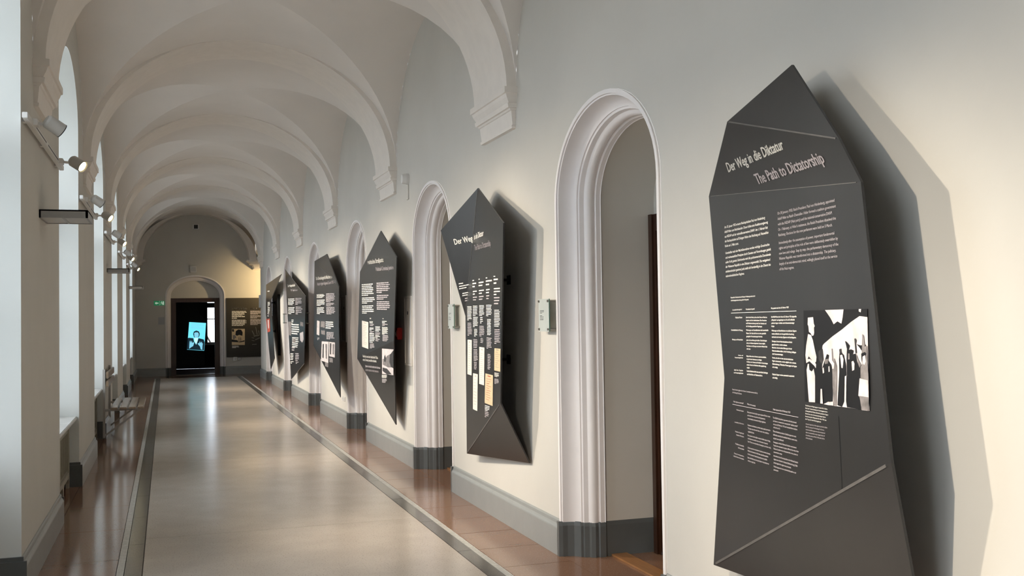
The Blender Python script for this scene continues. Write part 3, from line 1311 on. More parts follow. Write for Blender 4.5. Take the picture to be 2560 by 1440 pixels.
block(mp, ['Unmittelbar nach der Machtübernahme werden wichtige Grundrechte', 'und rechtsstaatliche Prinzipien durch Gesetze und Verordnungen gezielt',
           'außer Kraft gesetzt. Schrittweise wird die parlamentarische Demokratie', 'der Weimarer Republik in eine Diktatur umgewandelt. Die weitgehend',
           'antidemokratisch gesinnte Justiz stellt sich bereitwillig in den Dienst des', 'nationalsozialistischen Regimes.'],
      (1813.7, 635.5), (1927, 613), (1814.5, 693), txt_w, r1, bold=.012)
block(mp, ['On 30 January 1933, Reich President, Paul von Hindenburg, appointed', 'Adolf Hitler as Reich Chancellor. Hitler formed a coalition government',
           'with the NSDAP (Nazi party) and the national-conservative DNVP.', "On 1 February, at Hitler's insistence, the Reich President dissolved the",
           'Reichstag. Elections for the new parliament were held on 5 March.'],
      (1943.7, 537), (2089, 503), (1946, 591), txt_l, r1)
block(mp, ['Immediately after the assumption of power, important fundamental', 'rights and principles of the rule of law were deliberately overridden by',
           'new laws and rulings. Step by step, the parliamentary democracy of the', 'Weimar Republic was transformed into a dictatorship. The judiciary,',
           'largely of an anti-democratic mind, willingly placed itself at the service', 'of the Nazi regime.'],
      (1947, 610.5), (2095, 584), (1948.7, 676), txt_l, r1)


def Z6(oy):
    return lambda x, y: (1800 + x / 6.0, oy + y / 6.0)


z = Z6(720)
block(mp, ['Wesentliche Freiheitsrechte der Weimarer Verfassung werden durch', 'die Reichstagsbrandverordnung außer Kraft gesetzt.'], z(160, 155), z(527, 130), z(163, 198), txt_w, r1, bold=.02)
block(mp, ['Um welche Rechte geht es?'], z(187, 340), z(330, 330), z(187, 318), txt_w, r1, 'table_heading', bold=.02)
block(mp, ['Was bedeutet das genau?'], z(387, 330), z(520, 322), z(387, 308), txt_w, r1, 'table_heading', bold=.02)
block(mp, ['Was passiert nach dem 28. Februar 1933?'], z(765, 315), z(1030, 300), z(765, 292), txt_w, r1, 'table_heading', bold=.02)


def rule(p, q, root, m=txt_w, t=1.2):
    flat(mp, [p, q, (q[0], q[1] + t), (p[0], p[1] + t)], m, root, 'table_rule', .0032)


rule(z(165, 372), z(1145, 340), r1)
for s, a, b, l in ((['Politische Person'], (230, 455), (333, 452), (230, 430)), (['Unverletzlichkeit der Wohnung'], (168, 640), (340, 645), (168, 617)),
                   (['Meinungs- und Pressefreiheit'], (183, 782), (342, 787), (183, 760)), (['Vereins- und', 'Versammlungsfreiheit'], (222, 1015), (345, 1020), (222, 1050)),
                   (['Brief-, Post-, Telegrafen-', 'und Fernsprechgeheimnis'], (207, 1238), (348, 1248), (207, 1278))):
    block(mp, s, z(*a), z(*b), z(*l), txt_w, r1, 'table_label', right=True, bold=.02)
for s, a, b, l in ((['Jeder hat das Recht, sich an den Orten im Reich zu', 'begeben und dort niederzulassen. Eine Festnahme', 'und Freiheitsentziehung bedarf des Gesetzes und', 'der Grundlage gesetzlicher Regelungen.'], (390, 450), (705, 450), (392, 583)),
                   (['Wohnungen und Geschäftsräume sind unverletzlich', 'Räume. Der Staat darf sie nur unter gesetzlich', 'geregelten Voraussetzungen betreten.'], (393, 643), (725, 645), (396, 735)),
                   (['Jeder darf seine Meinung frei äußern. Einschränkungen', 'sind nur im Rahmen allgemeiner Gesetze möglich.', 'Eine Zensur von Zeitungen und anderen Medien findet', 'nicht statt.'], (397, 792), (707, 800), (400, 922)),
                   (['Bürger dürfen sich zu Vereinen zusammenschließen,', 'um gemeinsame Interessen zu verfolgen.', 'Im Rahmen der Gesetze sind friedliche Versammlungen', 'erlaubt. Zweck der öffentlichen Meinungsäußerung', 'möglich.'], (398, 1030), (714, 1052), (403, 1203)),
                   (['Staatliche Behörden dürfen keine persönlichen Sendungen', 'oder Briefe öffnen und Telefonate abhören.'], (402, 1255), (717, 1285), (405, 1303))):
    block(mp, s, z(*a), z(*b), z(*l), txt_w, r1, 'table_text', bold=.02)
for s, a, b, l in ((['Die NSDAP lässt durch die am 22. Februar 1933 aufgestellte', '„Hilfspolizei“ aus Angehörigen von SA und SS willkürlich', 'politische Gegner verhaften und in Konzentrationslager', 'bringen.'], (768, 445), (1147, 438), (770, 583)),
                   (['Wohnungen und Geschäftsräume von politischen Gegnern', 'werden willkürlich und ohne gerichtliche Anordnung', 'durchsucht und verwüstet, Eigentum wird beschlagnahmt.'], (775, 650), (1147, 655), (778, 745)),
                   (['Zeitungen, die dem Nationalsozialismus kritisch', 'gegenüberstehen, werden verboten.', 'Menschen, die eine andere Meinung als die der', 'Nationalsozialisten äußern, droht Verhaftung, Gefängnis', 'oder Konzentrationslager.'], (778, 808), (1137, 828), (783, 998)),
                   (['Vereine, die nicht mit dem nationalsozialistischen', 'Regime einverstanden, werden aufgelöst oder verboten.', '(Gleichschaltung). Öffentlicher Protest gegen das Regime', 'wird verfolgt.'], (783, 1055), (1150, 1090), (785, 1195)),
                   (['Politische Gegner werden systematisch ausspioniert', 'und verfolgt.'], (785, 1305), (1115, 1335), (788, 1355))):
    block(mp, s, z(*a), z(*b), z(*l), txt_w, r1, 'table_text', bold=.02)
z = Z6(960)
block(mp, ['Several freedom rights of the Weimar Constitution were annulled by', 'the Reichstag Fire Decree.'], z(185, 90), z(565, 148), z(187, 135), txt_l, r1, bold=.012)
block(mp, ['Which rights are concerned?'], z(200, 272), z(352, 300), z(200, 250), txt_l, r1, 'table_heading', bold=.02)
block(mp, ['What is the meaning?'], z(408, 310), z(533, 338), z(408, 288), txt_l, r1, 'table_heading', bold=.02)
block(mp, ['What happened after 28 February 1933?'], z(795, 390), z(1055, 437), z(795, 366), txt_l, r1, 'table_heading', bold=.02)
rule(z(187, 300), z(1175, 496), r1, txt_l)
for s, a, b, l in ((['Individual freedom'], (248, 395), (355, 418), (248, 375)), (['Inviolability of the home'], (220, 580), (357, 610), (220, 560)),
                   (['Freedom of speech and', 'freedom of the press'], (230, 722), (357, 755), (232, 768)), (['Freedom of assembly', 'and association'], (232, 905), (360, 945), (234, 952)),
                   (['Privacy of correspondence,', 'mail and telecommunications'], (203, 1045), (360, 1095), (203, 1088))):
    block(mp, s, z(*a), z(*b), z(*l), txt_l, r1, 'table_label', right=True, bold=.012)
for s, a, b, l in ((['Every person has the right to go to a place of his/her choice', 'and reside there. Any arrest and imprisonment', 'must be based on the terms of legal regulations.'], (410, 430), (752, 502), (415, 528)),
                   (['Residences and business premises enjoy spatial protection.', 'The State may only enter them under strict conditions', 'regulated by law.'], (415, 625), (757, 708), (418, 722)),
                   (['Every person has the right to express his/her opinion freely,', 'restrictions are possible only on the terms of general', 'laws. There is no censorship of newspapers and other media.'], (415, 778), (762, 872), (418, 872)),
                   (['Citizens may form associations to pursue common interests.', 'Within the framework of the laws, peaceful assemblies', 'for the purpose of expressing opinions are possible.'], (415, 963), (757, 1062), (418, 1060)),
                   (['State authorities may not open letters or tap telephones', 'without a legal basis.'], (415, 1112), (735, 1210), (418, 1160))):
    block(mp, s, z(*a), z(*b), z(*l), txt_l, r1, 'table_text', bold=.012)
for s, a, b, l in ((['The NSDAP had political opponents arbitrarily arrested', 'and taken to concentration camps by the “auxiliary police”', 'set up on 22 February 1933 and recruited from members', 'of the SA and SS.'], (795, 515), (1165, 595), (800, 660)),
                   (['Flats and business premises of political opponents were', 'arbitrarily searched and vandalized without a court order,', 'property was confiscated.'], (797, 718), (1158, 805), (800, 822)),
                   (['Newspapers critical of National Socialism were banned.', 'People who expressed an opinion different from that of the', 'National Socialists were threatened with arrest, prison or', 'concentration camps.'], (800, 880), (1177, 975), (803, 1028)),
                   (['Associations that did not subscribe to the National Socialist', 'regime were dissolved or banned (Gleichschaltung). Public', 'protest against the regime was prosecuted.'], (803, 1085), (1172, 1192), (805, 1188)),
                   (['Political opponents were systematically spied on and', 'persecuted.'], (805, 1245), (1140, 1345), (805, 1293))):
    block(mp, s, z(*a), z(*b), z(*l), txt_l, r1, 'table_text', bold=.012)
flat(mp, [(2095.5, 1040), (2097, 1040), (2105.5, 1222), (2104.5, 1223)], ph_k, r1, 'seam', .001)
ZP = (1980, 740, 3.79)
picture(mp, 'photograph', ([(108, 138), (122, 1000), (733, 1092), (712, 122)], ph_k), [
    ([(290, 470), (300, 455), (380, 385), (470, 320), (560, 245), (640, 190), (714, 200), (733, 1090), (560, 1062), (350, 1035), (280, 1020), (270, 640)], ph_w),
    ([(312, 133), (488, 127), (480, 200), (468, 262), (430, 240), (395, 268), (365, 210), (335, 165)], ph_w),
    ([(632, 124), (655, 123), (651, 155), (632, 146)], ph_w),
    ([(150, 205), (200, 200), (207, 262), (216, 285), (208, 300), (210, 345), (205, 372), (190, 378), (176, 352), (160, 340), (155, 285), (148, 270)], ph_w),
    ([(152, 360), (180, 370), (198, 420), (214, 500), (232, 580), (228, 622), (212, 640), (182, 600), (158, 570), (135, 640), (127, 560), (134, 470)], ph_w),
    ([(150, 640), (175, 655), (190, 700), (205, 690), (218, 760), (218, 1008), (160, 1004), (145, 800), (138, 700)], ph_w),
    ([(160, 650), (188, 650), (200, 700), (186, 715), (165, 700)], ph_k),
    ([(133, 600), (170, 596), (225, 640), (268, 738), (262, 742), (212, 662), (165, 618), (135, 636)], ph_w),
    ([(228, 640), (250, 600), (285, 640), (284, 800), (272, 980), (218, 1008), (222, 760)], ph_k),
    ([(250, 520), (290, 500), (300, 600), (285, 650), (250, 600)], ph_d),
    ([(285, 690), (300, 640), (330, 550), (350, 560), (345, 610), (372, 650), (390, 715), (384, 1015), (345, 1000), (295, 1025), (280, 980), (274, 760)], ph_k),
    ([(288, 685), (300, 676), (305, 725), (292, 735)], ph_w), ([(345, 668), (354, 664), (357, 716), (346, 720)], ph_w),
    ([(310, 600), (345, 595), (340, 640), (312, 645)], ph_g),
    ([(374, 500), (382, 498), (390, 600), (402, 590), (424, 660), (426, 800), (420, 1040), (396, 1035), (384, 860), (382, 700)], ph_g),
    ([(372, 600), (400, 640), (396, 690), (380, 690)], ph_w),
    ([(445, 600), (450, 530), (462, 505), (472, 540), (490, 560), (510, 650), (514, 740), (500, 1045), (470, 1050), (430, 1035), (440, 860), (448, 720)], ph_k),
    ([(455, 560), (475, 556), (488, 600), (480, 685), (468, 680)], ph_w), ([(446, 505), (466, 498), (470, 545), (452, 550)], ph_d),
    ([(502, 425), (515, 432), (545, 470), (535, 510), (560, 505), (582, 515), (575, 555), (600, 545), (640, 640), (650, 700), (640, 960), (655, 1078), (520, 1052), (512, 980), (520, 760), (516, 600), (520, 500)], ph_k),
    ([(564, 622), (580, 614), (592, 640), (590, 700), (570, 710)], ph_w), ([(530, 545), (545, 545), (545, 600), (532, 602)], ph_g),
    ([(590, 405), (600, 400), (610, 420), (604, 450), (612, 540), (600, 545), (596, 480)], ph_d),
    ([(604, 530), (625, 600), (655, 650), (640, 680), (616, 620)], ph_g),
    ([(612, 455), (650, 468), (700, 460), (690, 474), (655, 480), (685, 540), (672, 536), (640, 490)], ph_k),
    ([(664, 360), (676, 372), (690, 480), (708, 470), (716, 640), (724, 760), (728, 960), (720, 1090), (660, 1082), (640, 960), (628, 945), (650, 780), (648, 690), (668, 640), (660, 560)], ph_g),
    ([(655, 545), (690, 530), (705, 545), (696, 570), (668, 580), (660, 640)], ph_k),
    ([(668, 575), (690, 560), (700, 620), (684, 655), (672, 640)], ph_w),
    ([(640, 780), (720, 800), (724, 960), (628, 945)], ph_w),
    ([(270, 880), (284, 880), (292, 1020), (268, 1018)], ph_w), ([(500, 760), (515, 755), (512, 1000), (522, 1058), (476, 1050), (496, 1000)], ph_w),
    ([(345, 1005), (390, 1000), (392, 1038), (346, 1032)], ph_w)],
    r1, ZP, 'black and white photograph of people with raised arms at a wall')
zz = lambda x, y: (ZP[0] + x / ZP[2], ZP[1] + y / ZP[2])
block(mp, ['Verhaftung von Regimegegnern durch SA in Berlin.', 'Nach der Verabschiedung der Reichstagsbrandver-', 'ordnung ließ die Polizei zahlreiche politische Gegner', 'festnehmen, die in Konzentrationslager kamen.', 'Inszenierung der Hilfspolizei SA, März 1933, aus', 'dem Tag nach dem Reichstagsbrand.'],
      zz(126, 1042), zz(345, 1080), zz(126, 1170), txt_w, r1, 'caption')
block(mp, ['Arrest of opponents of the regime by the SA in Berlin.', 'After the passing of the Reichstag Fire Decree,', 'numerous political opponents were arrested and', 'taken to concentration camps. Staged picture of', 'the auxiliary police in March 1933, after the fire', 'of the parliament.'],
      zz(130, 1217), zz(335, 1255), zz(130, 1350), txt_l, r1, 'caption')

# --- panel 2
r2, pl, P2 = panel('second black folded panel with a left facet turned out and four pale documents',
    dict(A=(1194.4, 470, None), B=(1101.7, 576, .30), Mm=(1163.5, 790, .10), T=(1167, 1134, None), U=(1323, 1158, .025), S=(1251, 1008, .24), R=(1258, 557.5, .25)),
    dict(main=['A', 'Mm', 'T', 'S', 'R'], side=['A', 'B', 'Mm'], foot=['T', 'U', 'S']),
    dict(main=('Mm', 'S', 'R'), side=('A', 'B', 'Mm'), foot=('T', 'U', 'S')),
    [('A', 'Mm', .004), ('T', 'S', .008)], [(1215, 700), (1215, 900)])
mp2, sp2 = pl['main'], pl['side']
heading(sp2, 'Der Weg', (1136.5, 612), (1183, 602), (1132.5, 598), txt_w, r2)
heading(mp2, 'in die Diktatur', (1185, 599), (1208.5, 589), (1185, 585), txt_w, r2)
heading(mp2, 'The Path to Dictatorship', (1186.6, 626), (1226.8, 614), (1185, 612.5), txt_l, r2)
q = lambda x, y: (1100 + x / 5.54, 560 + y / 5.54)
for i, (x0, x1, yy, dy) in enumerate(((260, 320, 835, -.15), (450, 470, 790, -.1), (535, 550, 773, -.1), (633, 655, 755, -.08), (742, 765, 733, -.05))):
    bars(sp2 if i == 0 else mp2, 1, q(x0, yy), q(x1, yy + dy * (x1 - x0)), q(x0, yy - 14), txt_w, r2, 'table_label', lens=[1], seed=i)
for i, (pln, x0, x1, y0, n, y1, sl, m) in enumerate((
        (sp2, 265, 430, 873, 2, 905, -.20, txt_w), (sp2, 310, 430, 970, 2, 1000, -.2, txt_w), (sp2, 345, 430, 1040, 2, 1072, -.18, txt_l),
        (mp2, 450, 505, 835, 2, 878, -.12, txt_w), (mp2, 455, 520, 944, 2, 980, -.12, txt_w), (mp2, 457, 518, 1025, 2, 1060, -.1, txt_l),
        (mp2, 535, 605, 822, 2, 862, -.14, txt_w), (mp2, 540, 610, 932, 2, 970, -.12, txt_w), (mp2, 540, 608, 1015, 2, 1052, -.1, txt_l),
        (mp2, 635, 725, 802, 2, 850, -.12, txt_w), (mp2, 637, 700, 920, 2, 960, -.1, txt_w), (mp2, 640, 685, 1005, 2, 1042, -.1, txt_l),
        (mp2, 743, 805, 780, 2, 830, -.08, txt_w), (mp2, 745, 835, 905, 3, 985, -.06, txt_w), (mp2, 748, 835, 1030, 3, 1110, -.03, txt_l))):
    bars(pln, n, q(x0, y0), q(x1, y0 + sl * (x1 - x0)), q(x0, y1), m, r2, 'table_text', fill=.42, seed=i * 3)
q = lambda x, y: (1140 + x / 4.5, 740 + y / 4.5)
for i, (x0, x1, y0, n, y1, sl, m) in enumerate((
        (127, 178, 125, 10, 272, .0, txt_w), (130, 180, 310, 9, 443, .02, txt_l),
        (190, 245, 118, 7, 220, .0, txt_w), (192, 247, 243, 8, 348, .02, txt_w), (205, 240, 378, 6, 455, .04, txt_w), (195, 247, 495, 6, 580, .05, txt_l), (197, 247, 605, 9, 727, .1, txt_l), (203, 238, 752, 5, 822, .1, txt_l),
        (262, 318, 112, 8, 222, .0, txt_w), (272, 305, 248, 4, 308, .02, txt_w), (264, 322, 345, 7, 452, .05, txt_l), (275, 308, 480, 4, 525, .1, txt_l),
        (340, 402, 108, 8, 226, .0, txt_w), (350, 395, 268, 12, 437, .03, txt_w), (345, 402, 475, 8, 590, .1, txt_l), (355, 390, 660, 10, 822, .15, txt_l),
        (430, 495, 165, 11, 342, .0, txt_w), (433, 497, 382, 9, 535, .06, txt_l), (433, 485, 865, 5, 905, .2, txt_w), (433, 483, 935, 5, 985, .2, txt_l),
        (325, 378, 1235, 4, 1285, .3, txt_w), (325, 372, 1305, 4, 1360, .35, txt_l))):
    bars(mp2, n, q(x0, y0), q(x1, y0 + sl * (x1 - x0)), q(x0, y1), m, r2, 'table_text', fill=.5, seed=i * 5)
Zd = (1140, 740, 4.5)


def paper(pl, quad, m, parent, zoom, lines=9, ink=ph_g, label=None):
    (a, b, c, d) = quad                       # tl, bl, br, tr
    polys = []
    rnd = random.Random(int(a[0] * 7 + a[1]))

    def bil(s, t):
        x = (a[0] * (1 - s) + d[0] * s) * (1 - t) + (b[0] * (1 - s) + c[0] * s) * t
        y = (a[1] * (1 - s) + d[1] * s) * (1 - t) + (b[1] * (1 - s) + c[1] * s) * t
        return (x, y)
    polys.append(([bil(.3, .05), bil(.3, .08), bil(.7, .08), bil(.7, .05)], ink))
    for i in range(lines):
        t = .16 + i * .76 / lines
        e = rnd.uniform(.5, .9)
        polys.append(([bil(.15, t), bil(.15, t + .012), bil(e, t + .012), bil(e, t)], ink))
    return picture(pl, 'document', ([a, b, c, d], m), polys, parent, zoom, label)


thin = mat('print_faint_ink', (0.50, 0.46, 0.42), 0.6, 0.3)
paper(mp2, [(130, 490), (128, 878), (176, 894), (178, 495)], doc_m, r2, Zd, 12, thin, 'highest narrow white document')
paper(mp2, [(192, 868), (190, 1272), (240, 1295), (245, 880)], doc_m, r2, Zd, 9, thin, 'lowest narrow white document')
paper(mp2, [(262, 572), (260, 988), (316, 1006), (320, 580)], doc_m, r2, Zd, 14, thin, 'middle narrow white document')
paper(mp2, [(432, 587), (430, 837), (498, 852), (500, 595)], doc_y, r2, Zd, 8, ph_g, 'short yellowed document')
paper(mp2, [(330, 870), (322, 1203), (412, 1238), (416, 892)], doc_y, r2, Zd, 10, doc_r, 'large yellowed document with red print')

# --- panel 3
r3, pl, P3 = panel('third black folded panel headed Political Criminal Justice, pointed at foot',
    dict(A=(951.7, 577, .16), s=(919.4, 641, .14), l1=(899.8, 679.5, .12), l2=(893.1, 896.7, None), tip=(989.6, 1062, .10), r2=(984.4, 851.5, .18), r1=(991.4, 643, .18)),
    dict(main=['s', 'l1', 'l2', 'r2', 'r1'], top=['A', 's', 'r1'], foot=['l2', 'tip', 'r2']),
    dict(main=('l1', 'r1', 'r2'), top=('A', 's', 'r1'), foot=('l2', 'tip', 'r2')),
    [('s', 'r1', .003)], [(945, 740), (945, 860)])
m3 = pl['main']
heading(m3, 'Politische Strafjustiz', (919.6, 661), (959, 654.5), (918.3, 650.5), txt_w, r3)
heading(m3, 'Political Criminal Justice', (939.8, 677.5), (984, 673), (939, 668), txt_l, r3)
q = lambda x, y: (880 + x / 3.43, 560 + y / 3.43)
for i, (x0, x1, y0, n, y1, sl, m) in enumerate((
        (83, 192, 525, 7, 615, -.06, txt_w), (85, 196, 640, 4, 682, -.04, txt_w), (87, 196, 708, 5, 767, -.02, txt_w),
        (210, 325, 513, 6, 590, -.06, txt_l), (212, 328, 618, 3, 648, -.02, txt_l), (212, 328, 672, 5, 733, 0, txt_l),
        (150, 185, 840, 2, 850, .05, txt_w), (155, 190, 862, 2, 872, .05, txt_l), (150, 188, 893, 3, 912, .05, txt_w), (152, 193, 925, 2, 935, .05, txt_l), (150, 196, 945, 6, 1015, .05, txt_w), (153, 193, 1030, 5, 1065, .05, txt_l),
        (200, 245, 885, 4, 920, .05, txt_w), (200, 246, 935, 3, 955, .05, txt_l), (200, 245, 965, 2, 978, .1, txt_w), (202, 240, 990, 2, 1003, .1, txt_l),
        (258, 305, 838, 2, 850, .02, txt_w), (260, 308, 862, 2, 872, .02, txt_l), (258, 308, 888, 8, 945, .05, txt_w), (262, 312, 955, 7, 1003, .06, txt_l),
        (256, 303, 1297, 4, 1318, .05, txt_w), (257, 298, 1330, 5, 1358, .05, txt_l))):
    bars(m3, n, q(x0, y0), q(x1, y0 + sl * (x1 - x0)), q(x0, y1), m, r3, 'paragraph', fill=.55, seed=i)
heading(m3, '1933', q(150, 815), q(163, 815), q(150, 805), txt_w, r3, 'table_heading')
heading(m3, '1934', q(259, 817), q(272, 817), q(259, 807), txt_w, r3, 'table_heading')
heading(m3, 'Recht ist, was dem deutschen Volke', q(93, 1142), q(222, 1158), q(91, 1120), txt_w, r3, 'quotation')
heading(m3, 'nützt, Unrecht, was ihm schadet.', q(93, 1172), q(210, 1186), q(92, 1152), txt_w, r3, 'quotation')
heading(m3, 'Justice is what benefits the German', q(116, 1226), q(243, 1243), q(114, 1206), txt_l, r3, 'quotation')
heading(m3, 'people, injustice what harms it.', q(115, 1257), q(228, 1274), q(114, 1238), txt_l, r3, 'quotation')
Z3 = (880, 560, 3.43)
paper(m3, [(85, 828), (86, 1052), (140, 1072), (140, 842)], doc_m, r3, Z3, 12, thin)
picture(m3, 'photograph', ([(257, 1068), (258, 1285), (355, 1297), (356, 1075)], ph_w), [
    ([(290, 1150), (300, 1130), (330, 1115), (356, 1080), (356, 1200), (340, 1230), (310, 1230), (262, 1205), (262, 1160)], ph_g),
    ([(325, 1120), (356, 1085), (356, 1240), (335, 1225), (320, 1180)], ph_d),
    ([(262, 1230), (300, 1240), (340, 1290), (300, 1290), (262, 1260)], ph_d), ([(275, 1140), (283, 1120), (290, 1145), (288, 1180), (274, 1180)], ph_d)],
    r3, Z3, 'black and white photograph of a street procession')

# --- panel 4
r4, pl, P4 = panel('fourth black folded panel, about the Munich court, pointed at lower right',
    dict(t=(817.3, 634.8, .17), l1=(786.3, 652.8, .12), l2=(783.7, 863.4, .12), tip=(850.5, 993.4, None), r2=(846.9, 812.8, None), r1=(847.3, 717.8, .17)),
    dict(main=['l1', 'l2', 'tip', 'r2', 'r1'], top=['t', 'l1', 'r1']),
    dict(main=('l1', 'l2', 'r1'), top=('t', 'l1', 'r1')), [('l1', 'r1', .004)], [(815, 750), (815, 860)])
m4 = pl['main']
q = lambda x, y: (640 + x / 2.769, 560 + y / 2.769)
heading(m4, 'Das Oberlandesgericht München 33–45', q(415, 388), q(540, 374), q(414, 366), txt_w, r4)
heading(m4, 'Munich Higher Regional Court 1933–45', q(425, 426), q(552, 411), q(424, 405), txt_l, r4)
Z4 = (640, 560, 2.769)
for i, (x0, x1, y0, n, y1, sl, m) in enumerate((
        (420, 477, 492, 4, 512, -.05, txt_w), (420, 478, 530, 5, 566, -.03, txt_w), (421, 478, 583, 5, 622, 0, txt_w),
        (485, 546, 486, 7, 540, -.04, txt_l), (486, 548, 552, 3, 568, -.02, txt_l), (487, 550, 580, 6, 624, 0, txt_l),
        (482, 538, 682, 4, 722, .05, txt_w), (488, 545, 752, 6, 796, .06, txt_l), (425, 440, 790, 3, 802, .05, txt_l))):
    bars(m4, n, q(x0, y0), q(x1, y0 + sl * (x1 - x0)), q(x0, y1), m, r4, 'paragraph', fill=.55, seed=i)
for qd, m in (([(422, 668), (420, 765), (438, 772), (440, 672)], ph_w), ([(448, 672), (447, 712), (476, 720), (478, 675)], ph_g), ([(450, 735), (450, 762), (478, 768), (478, 740)], ph_g),
              ([(478, 955), (478, 985), (500, 992), (500, 962)], ph_g), ([(508, 925), (508, 955), (532, 960), (532, 930)], ph_g)):
    picture(m4, 'photograph', (qd, m), [], r4, Z4)
picture(m4, 'photograph', ([(455, 812), (450, 945), (500, 962), (503, 815)], ph_w), [([(462, 830), (470, 830), (468, 930), (460, 925)], ph_k), ([(480, 830), (494, 832), (492, 935), (482, 930)], ph_g)], r4, Z4)
picture(m4, 'photograph', ([(507, 816), (506, 915), (545, 925), (547, 820)], ph_w), [([(512, 825), (522, 826), (520, 905), (512, 900)], ph_d), ([(530, 830), (542, 832), (540, 905), (530, 900)], ph_g)], r4, Z4)

# --- panel 5
r5, pl, P5 = panel('fifth black panel, pointed at top left and at foot, about a court',
    dict(A=(712.6, 673.8, .12), tip=(727.8, 948.2, .13), r2=(760.3, 908.5, None), r1=(763.9, 740.6, .20)),
    dict(main=['A', 'tip', 'r2', 'r1']), dict(main=('A', 'tip', 'r1')), [], [(742, 770), (742, 870)])
m5 = pl['main']
heading(m5, 'Der Volksgerichtshof', q(220, 437), q(271, 431), q(219, 420), txt_w, r5)
heading(m5, "The People's Court", q(240, 464), q(288, 464), q(240, 450), txt_l, r5)
for i, (x0, x1, y0, n, y1, sl, m) in enumerate((
        (222, 268, 522, 5, 560, -.02, txt_w), (223, 268, 582, 5, 622, 0, txt_w), (273, 321, 518, 5, 558, 0, txt_l), (275, 321, 578, 5, 624, .02, txt_l),
        (245, 262, 668, 3, 690, .0, txt_w), (246, 300, 700, 5, 760, .05, txt_w), (250, 298, 790, 6, 850, .05, txt_w), (248, 270, 860, 2, 875, .05, txt_l),
        (238, 262, 900, 5, 940, .05, txt_w), (272, 300, 900, 5, 945, .05, txt_l), (240, 262, 955, 2, 965, .05, txt_w), (275, 298, 958, 2, 966, .05, txt_l))):
    bars(m5, n, q(x0, y0), q(x1, y0 + sl * (x1 - x0)), q(x0, y1), m, r5, 'paragraph', fill=.5, seed=i)
for qd, m in (([(221, 675), (226, 770), (243, 772), (243, 676)], ph_g), ([(306, 676), (306, 705), (327, 710), (327, 680)], ph_g), ([(303, 755), (306, 805), (320, 822), (329, 800), (327, 745)], ph_w),
              ([(252, 790), (252, 820), (272, 824), (272, 792)], ph_g)):
    picture(m5, 'photograph', (qd, m), [], r5, Z4)

# --- panel 6
r6, pl, P6 = panel('farthest black folded panel with a slanted notched near edge',
    dict(A=(703.6, 685.3, .26), B=(665.3, 711.7, .12), C=(664.6, 783.9, .12), D=(676.8, 922.9, None), E=(686.2, 895.9, None), F=(677.2, 749.6, None)),
    dict(main=['A', 'B', 'C', 'D', 'E', 'F']), dict(main=('A', 'B', 'C')), [], [(672, 757), (672, 828)])
m6 = pl['main']
for i, (x0, x1, y0, n, y1, sl, m) in enumerate((
        (80, 118, 470, 1, 462, -.1, txt_w), (80, 96, 545, 4, 572, 0, txt_w), (80, 96, 582, 4, 612, 0, txt_w), (78, 92, 625, 2, 640, 0, txt_l))):
    bars(m6, n, q(x0, y0), q(x1, y0 + sl * (x1 - x0)), q(x0, y1), m, r6, 'paragraph', fill=.5, seed=i)
picture(m6, 'photograph', ([(70, 658), (80, 752), (98, 742), (94, 655)], doc_r), [([(80, 665), (88, 664), (90, 720), (84, 726)], ph_w)], r6, Z4, 'red and pale printed picture')
# the frame carrying the farthest panel: post on the wall with two arms
fr = Vector(onx(697, 800, RW - .03))
mb = MB()
mb.box(RW - .05, RW - .0025, fr.y - .05, fr.y + .05, .75, 2.15)
part(mb, 'wall_post', panel_b, r6)

# ------------------------------------------------------------------ small things on the right wall
# glass plaques beside the doorways
pqn = ['glass name plaque right of the second panel, beside the nearest doorway', 'glass name plaque between second doorway and second panel', 'glass name plaque left of the red call box doorway',
       'glass name plaque beside the fourth doorway', 'glass name plaque beside the fifth doorway']
pq_proto = None
for i in range(5):
    yc = 6.62 + i * BAY if i != 1 else 9.03
    yc = [6.56, 8.97, None, 19.15, 22.9][i]
    if yc is None:
        continue
    root = empty('door_plaque', (RW, yc, 1.59), pqn[i], 'plaque', 'glass plaques beside doorways')
    if pq_proto is None:
        x1 = RW - .050
        mb = MB()
        mb.box(x1 - .006, x1, yc - .075, yc + .125, 1.485, 1.705)
        gp = part(mb, 'glass_plate', plaque_m, root)
        mb = MB()
        mb.box(x1 - .0065, x1 + .0005, yc - .0775, yc - .075, 1.485, 1.705)
        part(mb, 'plate_edge', plaque_edge, root)
        for sy in (-.062, .112):
            for sz in (1.50, 1.69):
                mb = MB()
                mb.tube((x1 - .014, yc + sy, sz), (RW, yc + sy, sz), .008, .008, 12)
                part(mb, 'standoff', steel_m, root)
        mb = MB()
        pr = random.Random(2)
        for zz_, n_ in ((1.625, 3), (1.59, 2), (1.57, 2)):
            for j in range(n_):
                L_ = pr.uniform(.04, .08)
                mb.box(x1 - .0068, x1 - .0062, yc + .10 - L_, yc + .10, zz_ - j * .008, zz_ - j * .008 + .003)
        part(mb, 'lettering', dark_pl, root)
        pq_proto = root
        p0 = root.location.copy()
    else:
        for ch in pq_proto.children:
            c2 = ch.copy()
            COL.objects.link(c2)
            c2.parent = root

# red fire call box with its plate
fb = empty('fire_call_box', (RW, 11.35, 1.34), 'red fire alarm call box on the wall right of the third panel', 'call box')
mb = MB()
mb.box(RW - .055, RW, 11.28, 11.42, 1.345, 1.475)
part(mb, 'case', red_m, fb, bevel=.006)
mb = MB()
mb.box(RW - .060, RW - .054, 11.31, 11.39, 1.375, 1.445)
part(mb, 'glass', mat('call_glass', (.7, .15, .12), .15), fb)
mb = MB()
mb.box(RW - .0625, RW - .0602, 11.335, 11.365, 1.385, 1.43)
part(mb, 'button', txt_w, fb)


